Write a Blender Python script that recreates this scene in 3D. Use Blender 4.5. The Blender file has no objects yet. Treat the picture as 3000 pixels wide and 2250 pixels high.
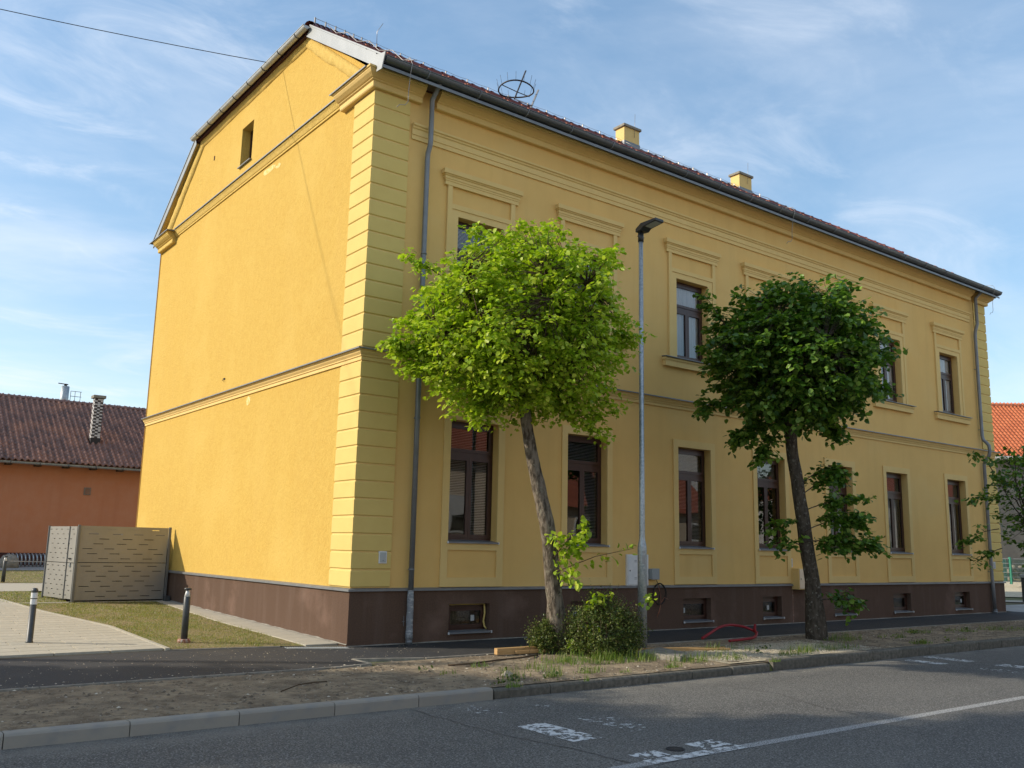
import bpy, bmesh, math, random
import numpy as np
from mathutils import Vector, Matrix, noise
R = math.radians
random.seed(7)
SC = bpy.context.scene
COL = SC.collection

# ------------------------------------------------------------------ camera
cam_d = bpy.data.cameras.new('camera'); cam = bpy.data.objects.new('camera', cam_d); COL.objects.link(cam)
f_ = Vector((0.59668, 0.78295, 0.17596)); r_ = Vector((0.79293, -0.60896, 0.02078)); u_ = Vector((-0.12342, -0.12713, 0.98418))
M = Matrix((( r_.x, u_.x, -f_.x, -7.718), (r_.y, u_.y, -f_.y, -14.665), (r_.z, u_.z, -f_.z, 1.741), (0, 0, 0, 1)))
cam.matrix_world = M
cam_d.sensor_fit = 'HORIZONTAL'; cam_d.sensor_width = 36.0; cam_d.lens = 36.0 * 2685.8 / 3000.0
cam_d.clip_start = 0.1; cam_d.clip_end = 2500
SC.camera = cam

# ------------------------------------------------------------------ sky and sun
SUN_EL = R(28); SDX, SDY = 0.866, -0.500          # direction the sunlight travels on the ground
W = bpy.data.worlds.new('World'); SC.world = W; W.use_nodes = True
nt = W.node_tree; nt.nodes.clear()
def N(t, tree=None, **kw):
    n = (tree or nt).nodes.new(t)
    for k, v in kw.items(): setattr(n, k, v)
    return n
out = N('ShaderNodeOutputWorld'); bg = N('ShaderNodeBackground'); sky = N('ShaderNodeTexSky')
sky.sky_type = 'NISHITA'; sky.sun_disc = False; sky.sun_elevation = SUN_EL
sky.sun_rotation = math.atan2(-SDX, -SDY) % (2 * math.pi)
sky.altitude = 300; sky.air_density = 1.0; sky.dust_density = 0.6; sky.ozone_density = 1.6
SKY_STRENGTH = 0.145
bg.inputs['Strength'].default_value = SKY_STRENGTH
# thin cirrus on a plane high above: direction divided by its height
tc = N('ShaderNodeTexCoord'); sep = N('ShaderNodeSeparateXYZ'); nt.links.new(tc.outputs['Generated'], sep.inputs[0])
def mth(op, a, b=None, tree=None, clamp=False):
    tr = tree or nt; n = N('ShaderNodeMath', tr, operation=op); n.use_clamp = clamp
    for i, v in enumerate((a, b)):
        if v is None: continue
        if isinstance(v, (int, float)): n.inputs[i].default_value = v
        else: tr.links.new(v, n.inputs[i])
    return n.outputs[0]
zz = mth('ADD', mth('MAXIMUM', sep.outputs['Z'], 0.0), 0.16)
cx = mth('DIVIDE', sep.outputs['X'], zz); cy = mth('DIVIDE', sep.outputs['Y'], zz)
cmb = N('ShaderNodeCombineXYZ'); nt.links.new(cx, cmb.inputs[0]); nt.links.new(cy, cmb.inputs[1])
def cloud(rot, sc, detail, rough, lo, hi, dist=0.6, loc=(0, 0, 0)):
    mp = N('ShaderNodeMapping'); mp.inputs['Rotation'].default_value = (0, 0, rot); mp.inputs['Scale'].default_value = sc
    mp.inputs['Location'].default_value = loc
    nt.links.new(cmb.outputs[0], mp.inputs[0])
    n = N('ShaderNodeTexNoise'); n.inputs['Detail'].default_value = detail; n.inputs['Roughness'].default_value = rough
    n.inputs['Scale'].default_value = 1.0; n.inputs['Distortion'].default_value = dist
    nt.links.new(mp.outputs[0], n.inputs['Vector'])
    r = N('ShaderNodeMapRange'); r.inputs['From Min'].default_value = lo; r.inputs['From Max'].default_value = hi
    r.interpolation_type = 'SMOOTHSTEP'
    nt.links.new(n.outputs['Fac'], r.inputs['Value']); return r.outputs[0]
c1 = cloud(R(25), (0.8, 1.15, 1), 7, 0.58, 0.40, 0.70, 0.5, (1.3, 0.4, 0))
c2 = cloud(R(15), (2.2, 3.8, 1), 8, 0.62, 0.46, 0.80, 1.0, (4.1, 2.2, 0))
cf = mth('ADD', mth('ADD', mth('MULTIPLY', c1, 0.50), mth('MULTIPLY', c2, 0.46)), 0.08, clamp=True)
# more veil towards the west (the sun's side), clearer blue eastwards
west = N('ShaderNodeMapRange'); west.inputs['From Min'].default_value = 0.85; west.inputs['From Max'].default_value = -0.1
west.inputs['To Min'].default_value = 0.5; west.inputs['To Max'].default_value = 1.15
nt.links.new(sep.outputs['X'], west.inputs['Value'])
cf = mth('MULTIPLY', cf, west.outputs[0], clamp=True)
mixc = N('ShaderNodeMix', data_type='RGBA'); nt.links.new(cf, mixc.inputs['Factor'])
gain = N('ShaderNodeMix', data_type='RGBA', blend_type='MULTIPLY'); gain.inputs['Factor'].default_value = 1.0
gm = N('ShaderNodeGamma'); gm.inputs['Gamma'].default_value = 0.74; nt.links.new(sky.outputs[0], gm.inputs['Color'])
hs0 = N('ShaderNodeHueSaturation'); hs0.inputs['Saturation'].default_value = 1.38; nt.links.new(gm.outputs[0], hs0.inputs['Color'])
nt.links.new(hs0.outputs[0], gain.inputs['A']); gain.inputs['B'].default_value = (1.48, 1.34, 1.22, 1)
nt.links.new(gain.outputs['Result'], mixc.inputs['A'])
mixc.inputs['B'].default_value = (3.9, 4.2, 4.65, 1)
nt.links.new(mixc.outputs['Result'], bg.inputs['Color']); nt.links.new(bg.outputs[0], out.inputs[0])

sd = bpy.data.lights.new('sun', 'SUN'); sd.energy = 3.0; sd.angle = R(0.6); sd.color = (1.0, 0.90, 0.74)
so = bpy.data.objects.new('sun', sd); COL.objects.link(so)
dvec = Vector((SDX * math.cos(SUN_EL), SDY * math.cos(SUN_EL), -math.sin(SUN_EL)))
so.rotation_euler = dvec.to_track_quat('-Z', 'Y').to_euler(); so.location = (-20, 15, 30)
vs = SC.view_settings; SC.display_settings.display_device = 'sRGB'
vs.view_transform = 'Standard'; vs.look = 'None'; vs.gamma = 1.0; vs.use_curve_mapping = False
vs.exposure = 0.78

# ------------------------------------------------------------------ materials
def mat(name, base, rough=0.8, streak=None, spec=0.3, metal=0.0, var=None, vscale=3.0, vmix=(0.35, 0.65), bump=0.0, bscale=60.0,
        stretch=None, var2=None, v2scale=0.6, v2=(0.5, 0.75), island=None, bdist=0.01, detail=6, island2=None):
    m = bpy.data.materials.new(name); m.use_nodes = True; t = m.node_tree; b = t.nodes['Principled BSDF']
    b.inputs['Roughness'].default_value = rough; b.inputs['Metallic'].default_value = metal
    b.inputs['Specular IOR Level'].default_value = spec
    b.inputs['Base Color'].default_value = (*base, 1)
    co = N('ShaderNodeTexCoord', t); vec = co.outputs['Object']
    if stretch:
        mp = N('ShaderNodeMapping', t); mp.inputs['Scale'].default_value = stretch; t.links.new(vec, mp.inputs[0]); vec = mp.outputs[0]
    col = None
    def mixin(prev, c, fac):
        mx = N('ShaderNodeMix', t, data_type='RGBA'); t.links.new(fac, mx.inputs['Factor'])
        if prev is None: mx.inputs['A'].default_value = (*base, 1)
        else: t.links.new(prev, mx.inputs['A'])
        mx.inputs['B'].default_value = (*c, 1); return mx.outputs['Result']
    def nz(v, s, lo, hi, d=6):
        n = N('ShaderNodeTexNoise', t); n.inputs['Scale'].default_value = s; n.inputs['Detail'].default_value = d
        n.inputs['Roughness'].default_value = 0.6
        t.links.new(v, n.inputs['Vector']); r = N('ShaderNodeMapRange', t)
        r.inputs['From Min'].default_value = lo; r.inputs['From Max'].default_value = hi
        t.links.new(n.outputs['Fac'], r.inputs['Value']); return r.outputs[0]
    if island is not None:
        g = N('ShaderNodeNewGeometry', t); col = mixin(col, island, g.outputs['Random Per Island'])
    if island2 is not None:
        oi = N('ShaderNodeObjectInfo', t); col = mixin(col, island2, oi.outputs['Random'])
    if var is not None: col = mixin(col, var, nz(vec, vscale, *vmix, d=detail))
    if var2 is not None: col = mixin(col, var2, nz(co.outputs['Object'], v2scale, *v2))
    if streak is not None:
        mp = N('ShaderNodeMapping', t); mp.inputs['Scale'].default_value = (2.6, 2.6, 0.22); t.links.new(co.outputs['Object'], mp.inputs[0])
        col = mixin(col, streak, mth('MULTIPLY', nz(mp.outputs[0], 1.0, 0.50, 0.82), 0.55, t))
    if col is not None: t.links.new(col, b.inputs['Base Color'])
    if bump > 0:
        n = N('ShaderNodeTexNoise', t); n.inputs['Scale'].default_value = bscale; n.inputs['Detail'].default_value = 5
        n.inputs['Roughness'].default_value = 0.65
        t.links.new(vec, n.inputs['Vector']); bp = N('ShaderNodeBump', t); bp.inputs['Strength'].default_value = bump
        bp.inputs['Distance'].default_value = bdist; t.links.new(n.outputs['Fac'], bp.inputs['Height'])
        t.links.new(bp.outputs[0], b.inputs['Normal'])
    return m
MT = {}
MT['wall'] = mat('facade_plaster', (0.74, 0.485, 0.170), 0.9, spec=0.15, streak=(0.62, 0.395, 0.135), var=(0.705, 0.455, 0.158), vscale=1.3, bump=0.5, bscale=140, var2=(0.71, 0.495, 0.195), v2scale=0.35)  # same yellow paint as the gable, lightened because this side is in shade
MT['gable'] = mat('gable_plaster', (0.575, 0.385, 0.095), 0.92, spec=0.15, streak=(0.54, 0.35, 0.09), var=(0.545, 0.352, 0.082), vscale=11, stretch=(1, 1, 0.55), bump=1.0, bscale=24, bdist=0.022, var2=(0.60, 0.41, 0.11), v2scale=0.5)  # facade paint darkened for this wall, to offset the direct sun on it
MT['quoin'] = mat('pale_plaster', (0.67, 0.505, 0.175), 0.9, spec=0.15, var=(0.64, 0.475, 0.162), vscale=2, bump=0.25, bscale=120)
MT['trim'] = mat('trim_plaster', (0.73, 0.525, 0.215), 0.9, spec=0.15, streak=(0.64, 0.45, 0.18), var=(0.70, 0.50, 0.20), vscale=2, bump=0.25, bscale=120)
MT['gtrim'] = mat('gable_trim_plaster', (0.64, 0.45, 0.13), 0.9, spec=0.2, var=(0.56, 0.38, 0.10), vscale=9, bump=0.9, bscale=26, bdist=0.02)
MT['plinth'] = mat('brown_plinth_render', (0.135, 0.085, 0.058), 0.95, spec=0.1, streak=(0.18, 0.13, 0.105), var=(0.095, 0.062, 0.048), vscale=45, bump=0.8, bscale=170, var2=(0.20, 0.13, 0.10), v2scale=0.9, v2=(0.55, 0.8))
MT['zinc'] = mat('grey_sheet_metal', (0.17, 0.18, 0.19), 0.45, spec=0.5, metal=0.3, var=(0.21, 0.22, 0.23), vscale=4)
MT['gutter'] = mat('anthracite_metal', (0.085, 0.095, 0.105), 0.38, spec=0.5, metal=0.35, var=(0.11, 0.12, 0.13), vscale=5)
MT['verge'] = mat('pale_sheet_metal', (0.30, 0.315, 0.32), 0.42, spec=0.5, metal=0.3, var=(0.26, 0.275, 0.28), vscale=3)
MT['frame'] = mat('brown_window_frame', (0.040, 0.016, 0.011), 0.38, spec=0.5, var=(0.055, 0.022, 0.015), vscale=8)
MT['tile'] = mat('dark_red_tile', (0.20, 0.045, 0.030), 0.5, spec=0.45, island2=(0.13, 0.032, 0.024), var=(0.10, 0.03, 0.025), vscale=12, vmix=(0.5, 0.8))
MT['tile_s'] = mat('dark_red_tiles', (0.20, 0.045, 0.030), 0.5, spec=0.45, island=(0.13, 0.032, 0.024))
MT['brtile'] = mat('weathered_brown_tile', (0.26, 0.125, 0.085), 0.42, spec=0.6, island=(0.12, 0.062, 0.048), var=(0.38, 0.17, 0.095), vscale=0.8, vmix=(0.5, 0.75))
MT['ortile'] = mat('orange_tile', (0.62, 0.19, 0.08), 0.7, spec=0.3, island=(0.50, 0.14, 0.06))
MT['orange'] = mat('terracotta_plaster', (0.50, 0.225, 0.125), 0.92, spec=0.15, streak=(0.42, 0.165, 0.085), var=(0.49, 0.20, 0.10), vscale=2, bump=0.3, bscale=60)
MT['brown'] = mat('dark_brown_plaster', (0.075, 0.035, 0.03), 0.9, spec=0.15, bump=0.3, bscale=60)
MT['steel'] = mat('powder_coated_panel', (0.30, 0.295, 0.275), 0.36, spec=0.5, metal=0.35, streak=(0.20, 0.19, 0.17), var=(0.27, 0.265, 0.245), vscale=1.2)
MT['post'] = mat('grey_post', (0.16, 0.165, 0.165), 0.4, spec=0.5, metal=0.4)
MT['galv'] = mat('galvanised_steel', (0.42, 0.46, 0.48), 0.42, spec=0.5, metal=0.55, var=(0.26, 0.31, 0.34), vscale=26, vmix=(0.4, 0.62), var2=(0.50, 0.53, 0.54), v2scale=3)
MT['black'] = mat('dark_grey_plastic', (0.035, 0.040, 0.043), 0.45, spec=0.5, var=(0.05, 0.055, 0.058), vscale=10)
MT['lamphead'] = mat('lamp_housing', (0.028, 0.030, 0.032), 0.4, spec=0.5)
MT['lens'] = mat('lamp_lens', (0.35, 0.38, 0.38), 0.15, spec=0.8)
MT['white'] = mat('white_paint', (0.72, 0.73, 0.72), 0.45, spec=0.5, var=(0.64, 0.65, 0.65), vscale=6)
MT['greybox'] = mat('grey_plastic_box', (0.30, 0.32, 0.32), 0.6, spec=0.3)
MT['ivory'] = mat('ivory_metal', (0.60, 0.50, 0.38), 0.3, spec=0.5, metal=0.3)
MT['asphalt'] = mat('new_asphalt', (0.032, 0.032, 0.034), 0.82, spec=0.35, var=(0.042, 0.041, 0.041), vscale=40, bump=0.8, bscale=120, var2=(0.060, 0.056, 0.052), v2scale=1.1, v2=(0.52, 0.75))
MT['paver'] = mat('concrete_paver', (0.46, 0.42, 0.34), 0.9, spec=0.2, island2=(0.40, 0.37, 0.30), var=(0.38, 0.35, 0.28), vscale=18, bump=0.3, bscale=90)
MT['paver_s'] = mat('concrete_pavers', (0.46, 0.42, 0.34), 0.9, spec=0.2, island=(0.40, 0.37, 0.30), var=(0.38, 0.35, 0.28), vscale=18)
MT['joint'] = mat('paver_joint_sand', (0.10, 0.09, 0.07), 0.95, spec=0.1)
MT['kerb_new'] = mat('new_kerb_concrete', (0.31, 0.287, 0.245), 0.9, spec=0.2, island2=(0.265, 0.245, 0.21), var=(0.24, 0.235, 0.22), vscale=4, vmix=(0.5, 0.75), bump=0.3, bscale=150)
MT['kerb_old'] = mat('old_kerb_concrete', (0.20, 0.185, 0.155), 0.95, spec=0.1, island2=(0.16, 0.15, 0.125), var=(0.10, 0.095, 0.08), vscale=14, bump=0.9, bscale=45, bdist=0.02)
MT['conc'] = mat('weathered_concrete', (0.30, 0.275, 0.23), 0.95, spec=0.1, var=(0.20, 0.185, 0.155), vscale=8, bump=0.6, bscale=50)
MT['wood'] = mat('fresh_sawn_timber', (0.52, 0.33, 0.15), 0.75, spec=0.2, var=(0.42, 0.25, 0.10), vscale=6, stretch=(0.6, 6, 6))
MT['red'] = mat('red_corrugated_plastic', (0.26, 0.012, 0.018), 0.5, spec=0.4)
MT['cable'] = mat('black_cable', (0.03, 0.025, 0.022), 0.6, spec=0.3)
MT['copper'] = mat('copper_wire', (0.30, 0.10, 0.05), 0.5, spec=0.5)
MT['wire'] = mat('aluminium_wire', (0.30, 0.28, 0.26), 0.4, spec=0.5, metal=0.5)
MT['bark'] = mat('grey_bark', (0.24, 0.20, 0.155), 0.95, spec=0.1, var=(0.075, 0.060, 0.045), vscale=16, vmix=(0.42, 0.6), stretch=(1, 1, 0.3), bump=1.0, bscale=22, bdist=0.06, var2=(0.27, 0.25, 0.19), v2scale=9, v2=(0.55, 0.7))
MT['bark_dark'] = mat('dark_bark', (0.105, 0.090, 0.072), 0.95, spec=0.1, var=(0.045, 0.038, 0.03), vscale=16, stretch=(1, 1, 0.35), bump=1.0, bscale=18, bdist=0.04, var2=(0.20, 0.19, 0.16), v2scale=14, v2=(0.56, 0.66))
MT['twig'] = mat('brown_twig', (0.085, 0.060, 0.040), 0.9, spec=0.1)
MT['pale_zinc'] = mat('new_zinc', (0.46, 0.48, 0.49), 0.5, spec=0.4, metal=0.1, var=(0.40, 0.42, 0.43), vscale=5)
MT['plastic_film'] = mat('wrinkled_film_wrap', (0.30, 0.32, 0.34), 0.2, spec=0.7, var=(0.55, 0.57, 0.58), vscale=9, vmix=(0.5, 0.62), stretch=(1, 1, 2.5), bump=1.0, bscale=14, bdist=0.06)
MT['curtain'] = mat('white_curtain', (0.86, 0.87, 0.88), 0.9, spec=0.1, var=(0.70, 0.72, 0.74), vscale=5, stretch=(9, 1, 0.1))
MT['blind'] = mat('grey_blind_slat', (0.50, 0.50, 0.48), 0.6, spec=0.3)
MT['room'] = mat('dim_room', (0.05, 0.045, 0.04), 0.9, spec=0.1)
MT['paper'] = mat('white_sticker', (0.42, 0.44, 0.43), 0.6, spec=0.2)
MT['stone'] = mat('rubble_stone', (0.20, 0.17, 0.14), 0.95, spec=0.1, island=(0.10, 0.085, 0.07), var=(0.30, 0.27, 0.22), vscale=30)
MT['green_metal'] = mat('green_coated_steel', (0.02, 0.20, 0.13), 0.4, spec=0.5)
MT['darkwall'] = mat('dark_grey_plaster', (0.125, 0.120, 0.110), 0.95, spec=0.1, var=(0.165, 0.158, 0.142), vscale=2.2, bump=0.3, bscale=20)
MT['beige'] = mat('beige_plaster', (0.62, 0.52, 0.40), 0.9, spec=0.15)
MT['whitewall'] = mat('white_plaster', (0.75, 0.74, 0.72), 0.9, spec=0.15)
MT['roofr'] = mat('brick_red_tile', (0.40, 0.13, 0.075), 0.8, spec=0.2, var=(0.30, 0.09, 0.05), vscale=1.0, stretch=(.3, 6, 6))
MT['conc_base'] = mat('brick_socket', (0.30, 0.14, 0.095), 0.9, spec=0.1, var=(0.50, 0.46, 0.42), vscale=22, vmix=(0.5, 0.65))
MT['iron'] = mat('cast_iron', (0.030, 0.030, 0.032), 0.6, spec=0.4, metal=0.3, bump=0.6, bscale=60)
MT['brick_w'] = mat('white_glazed_brick', (0.62, 0.60, 0.58), 0.5, spec=0.4, island2=(0.50, 0.48, 0.46))
MT['brick_d'] = mat('black_brick', (0.05, 0.042, 0.042), 0.6, spec=0.3)
MT['nest'] = mat('dark_painted_steel', (0.035, 0.028, 0.028), 0.5, spec=0.4)

def glass_mat(name, tint=(1, 1, 1), ior=1.95):
    m = bpy.data.materials.new(name); m.use_nodes = True; t = m.node_tree; t.nodes.clear()
    o = N('ShaderNodeOutputMaterial', t); mx = N('ShaderNodeMixShader', t); tr = N('ShaderNodeBsdfTransparent', t)
    gl = N('ShaderNodeBsdfGlossy', t); gl.inputs['Roughness'].default_value = 0.012
    fr = N('ShaderNodeFresnel', t); fr.inputs['IOR'].default_value = ior
    tr.inputs[0].default_value = (min(1, 0.90 * tint[0]), min(1, 0.92 * tint[1]), min(1, 0.915 * tint[2]), 1)
    co = N('ShaderNodeTexCoord', t); n = N('ShaderNodeTexNoise', t); n.inputs['Scale'].default_value = 1.6; n.inputs['Detail'].default_value = 1
    bp = N('ShaderNodeBump', t); bp.inputs['Strength'].default_value = 0.10; bp.inputs['Distance'].default_value = 0.02
    t.links.new(co.outputs['Object'], n.inputs['Vector']); t.links.new(n.outputs['Fac'], bp.inputs['Height']); t.links.new(bp.outputs[0], gl.inputs['Normal'])
    t.links.new(fr.outputs[0], mx.inputs[0]); t.links.new(tr.outputs[0], mx.inputs[1]); t.links.new(gl.outputs[0], mx.inputs[2])
    t.links.new(mx.outputs[0], o.inputs[0]); return m
MT['glass'] = glass_mat('window_glass')
MT['clear'] = glass_mat('clear_plastic', (1.2, 1.15, 1.15), 1.12)

def leaf_mat(name, a, b, c, trans=0.45, rough=0.45):
    m = bpy.data.materials.new(name); m.use_nodes = True; t = m.node_tree; p = t.nodes['Principled BSDF']; o = t.nodes['Material Output']
    g = N('ShaderNodeNewGeometry', t); cr = N('ShaderNodeValToRGB', t); t.links.new(g.outputs['Random Per Island'], cr.inputs[0])
    cr.color_ramp.elements[0].color = (*a, 1); cr.color_ramp.elements[1].color = (*c, 1)
    e = cr.color_ramp.elements.new(0.5); e.color = (*b, 1)
    t.links.new(cr.outputs[0], p.inputs['Base Color']); p.inputs['Roughness'].default_value = rough; p.inputs['Specular IOR Level'].default_value = 0.45
    tl = N('ShaderNodeBsdfTranslucent', t); hs = N('ShaderNodeMix', t, data_type='RGBA', blend_type='MULTIPLY'); hs.inputs['Factor'].default_value = 1
    t.links.new(cr.outputs[0], hs.inputs['A']); hs.inputs['B'].default_value = (1.25, 1.35, 0.5, 1)
    t.links.new(hs.outputs['Result'], tl.inputs[0]); mx = N('ShaderNodeMixShader', t); mx.inputs[0].default_value = trans
    t.links.new(p.outputs[0], mx.inputs[1]); t.links.new(tl.outputs[0], mx.inputs[2]); t.links.new(mx.outputs[0], o.inputs[0]); return m
MT['leaf1'] = leaf_mat('young_linden_leaf', (0.20, 0.32, 0.016), (0.33, 0.46, 0.024), (0.54, 0.60, 0.08), 0.40)
MT['leaf2'] = leaf_mat('linden_leaf', (0.036, 0.098, 0.012), (0.085, 0.18, 0.022), (0.22, 0.34, 0.06), 0.38)
MT['leafb'] = leaf_mat('shrub_leaf', (0.04, 0.075, 0.014), (0.08, 0.125, 0.022), (0.24, 0.25, 0.08), 0.3)
MT['grass'] = leaf_mat('grass_blade', (0.07, 0.14, 0.018), (0.13, 0.21, 0.03), (0.26, 0.27, 0.08), 0.35)
MT['lawn'] = leaf_mat('sparse_lawn_blade', (0.10, 0.16, 0.02), (0.20, 0.22, 0.05), (0.42, 0.34, 0.16), 0.35)

def ground_mat(name, layers, base, bump=0.5, bscale=40, bdist=0.02, rough=0.95):
    """layers: (colour, scale, lo, hi)"""
    m = bpy.data.materials.new(name); m.use_nodes = True; t = m.node_tree; p = t.nodes['Principled BSDF']
    p.inputs['Roughness'].default_value = rough; p.inputs['Specular IOR Level'].default_value = 0.2
    co = N('ShaderNodeTexCoord', t); prev = None
    for c, s, lo, hi in layers:
        n = N('ShaderNodeTexNoise', t); n.inputs['Scale'].default_value = s; n.inputs['Detail'].default_value = 7; n.inputs['Roughness'].default_value = 0.62
        t.links.new(co.outputs['Object'], n.inputs['Vector'])
        r = N('ShaderNodeMapRange', t); r.inputs['From Min'].default_value = lo; r.inputs['From Max'].default_value = hi
        t.links.new(n.outputs['Fac'], r.inputs['Value']); mx = N('ShaderNodeMix', t, data_type='RGBA'); t.links.new(r.outputs[0], mx.inputs['Factor'])
        if prev is None: mx.inputs['A'].default_value = (*base, 1)
        else: t.links.new(prev, mx.inputs['A'])
        mx.inputs['B'].default_value = (*c, 1); prev = mx.outputs['Result']
    t.links.new(prev, p.inputs['Base Color'])
    n = N('ShaderNodeTexNoise', t); n.inputs['Scale'].default_value = bscale; n.inputs['Detail'].default_value = 8; n.inputs['Roughness'].default_value = 0.7
    t.links.new(co.outputs['Object'], n.inputs['Vector']); bp = N('ShaderNodeBump', t); bp.inputs['Strength'].default_value = bump; bp.inputs['Distance'].default_value = bdist
    t.links.new(n.outputs['Fac'], bp.inputs['Height']); t.links.new(bp.outputs[0], p.inputs['Normal']); return m
MT['dirt'] = ground_mat('trodden_earth', [((0.38, 0.30, 0.20), 2.2, 0.40, 0.62), ((0.16, 0.118, 0.078), 7.0, 0.52, 0.68), ((0.42, 0.37, 0.29), 55, 0.58, 0.70)], (0.21, 0.163, 0.112), 1.0, 22, 0.05)
MT['lawnsoil'] = ground_mat('sparse_lawn_soil', [((0.15, 0.17, 0.04), 1.6, 0.46, 0.66), ((0.42, 0.33, 0.19), 30, 0.50, 0.60), ((0.10, 0.08, 0.045), 70, 0.56, 0.68)], (0.21, 0.17, 0.085), 1.0, 60, 0.03)
MT['gravel'] = ground_mat('pale_grit', [((0.66, 0.58, 0.42), 60, 0.42, 0.6), ((0.26, 0.22, 0.15), 30, 0.58, 0.72)], (0.50, 0.43, 0.30), 1.0, 70, 0.03)
MT['field'] = ground_mat('far_ground', [((0.10, 0.12, 0.04), 0.3, 0.4, 0.6)], (0.14, 0.12, 0.08))
MT['pale_pave'] = ground_mat('pale_asphalt', [((0.34, 0.33, 0.31), 0.7, 0.45, 0.6)], (0.28, 0.275, 0.26), 0.4, 60)

def road_mat():
    m = bpy.data.materials.new('road_asphalt'); m.use_nodes = True; t = m.node_tree; p = t.nodes['Principled BSDF']
    p.inputs['Roughness'].default_value = 0.82; p.inputs['Specular IOR Level'].default_value = 0.35
    co = N('ShaderNodeTexCoord', t); V = co.outputs['Object']
    def nz(s, lo, hi, d=6, st=None):
        v = V
        if st: mp = N('ShaderNodeMapping', t); mp.inputs['Scale'].default_value = st; t.links.new(V, mp.inputs[0]); v = mp.outputs[0]
        n = N('ShaderNodeTexNoise', t); n.inputs['Scale'].default_value = s; n.inputs['Detail'].default_value = d; t.links.new(v, n.inputs['Vector'])
        r = N('ShaderNodeMapRange', t); r.inputs['From Min'].default_value = lo; r.inputs['From Max'].default_value = hi
        t.links.new(n.outputs['Fac'], r.inputs['Value']); return r.outputs[0]
    def mx(a, b, f):
        q = N('ShaderNodeMix', t, data_type='RGBA')
        if isinstance(a, tuple): q.inputs['A'].default_value = (*a, 1)
        else: t.links.new(a, q.inputs['A'])
        q.inputs['B'].default_value = (*b, 1); t.links.new(f, q.inputs['Factor']); return q.outputs['Result']
    c = mx((0.100, 0.096, 0.088), (0.150, 0.143, 0.128), nz(0.7, 0.35, 0.7, 4, (0.35, 1, 1)))
    vo = N('ShaderNodeTexVoronoi', t); vo.inputs['Scale'].default_value = 55; t.links.new(V, vo.inputs['Vector'])
    c = mx(c, (0.28, 0.272, 0.25), mth('MULTIPLY', mth('GREATER_THAN', nz(62, 0.0, 1.0, 2), 0.57, t), 0.8, t))
    c = mx(c, (0.048, 0.047, 0.045), mth('MULTIPLY', mth('GREATER_THAN', vo.outputs['Distance'], 0.62, t), 0.8, t))
    sp = N('ShaderNodeSeparateXYZ', t); t.links.new(V, sp.inputs[0])
    d = N('ShaderNodeMapRange', t); d.inputs['From Min'].default_value = -5.5; d.inputs['From Max'].default_value = -4.95
    t.links.new(sp.outputs['Y'], d.inputs['Value'])
    c = mx(c, (0.23, 0.215, 0.185), mth('MULTIPLY', mth('MULTIPLY', d.outputs[0], nz(3.5, 0.3, 0.7), t), 0.8, t, True))
    t.links.new(c, p.inputs['Base Color'])
    bp = N('ShaderNodeBump', t); bp.inputs['Strength'].default_value = 1.0; bp.inputs['Distance'].default_value = 0.012
    n = N('ShaderNodeTexNoise', t); n.inputs['Scale'].default_value = 110; n.inputs['Detail'].default_value = 3; t.links.new(V, n.inputs['Vector'])
    t.links.new(n.outputs['Fac'], bp.inputs['Height']); t.links.new(bp.outputs[0], p.inputs['Normal']); return m
MT['road'] = road_mat()
def flaky(name, colour, lo, hi, scale=14.0):
    m = bpy.data.materials.new(name); m.use_nodes = True; t = m.node_tree; p = t.nodes['Principled BSDF']; o = t.nodes['Material Output']
    p.inputs['Base Color'].default_value = (*colour, 1); p.inputs['Roughness'].default_value = 0.8
    co = N('ShaderNodeTexCoord', t); n = N('ShaderNodeTexNoise', t); n.inputs['Scale'].default_value = scale; n.inputs['Detail'].default_value = 5
    n.inputs['Roughness'].default_value = 0.62; t.links.new(co.outputs['Object'], n.inputs['Vector'])
    r = N('ShaderNodeMapRange', t); r.inputs['From Min'].default_value = lo; r.inputs['From Max'].default_value = hi
    t.links.new(n.outputs['Fac'], r.inputs['Value']); tr = N('ShaderNodeBsdfTransparent', t); mx = N('ShaderNodeMixShader', t)
    t.links.new(r.outputs[0], mx.inputs[0]); t.links.new(tr.outputs[0], mx.inputs[1]); t.links.new(p.outputs[0], mx.inputs[2]); t.links.new(mx.outputs[0], o.inputs[0])
    return m
MT['paint_worn'] = flaky('worn_road_paint', (0.56, 0.57, 0.56), 0.475, 0.50, 15.0)
MT['paint_faint'] = flaky('nearly_gone_road_paint', (0.50, 0.51, 0.50), 0.57, 0.60, 14.0)
MT['paint_line'] = flaky('rubbed_centre_line_paint', (0.36, 0.36, 0.35), 0.40, 0.52, 60)
MT['tar'] = mat('crack_filler', (0.05, 0.048, 0.045), 0.7, spec=0.3, var=(0.14, 0.13, 0.12), vscale=4)

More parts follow.
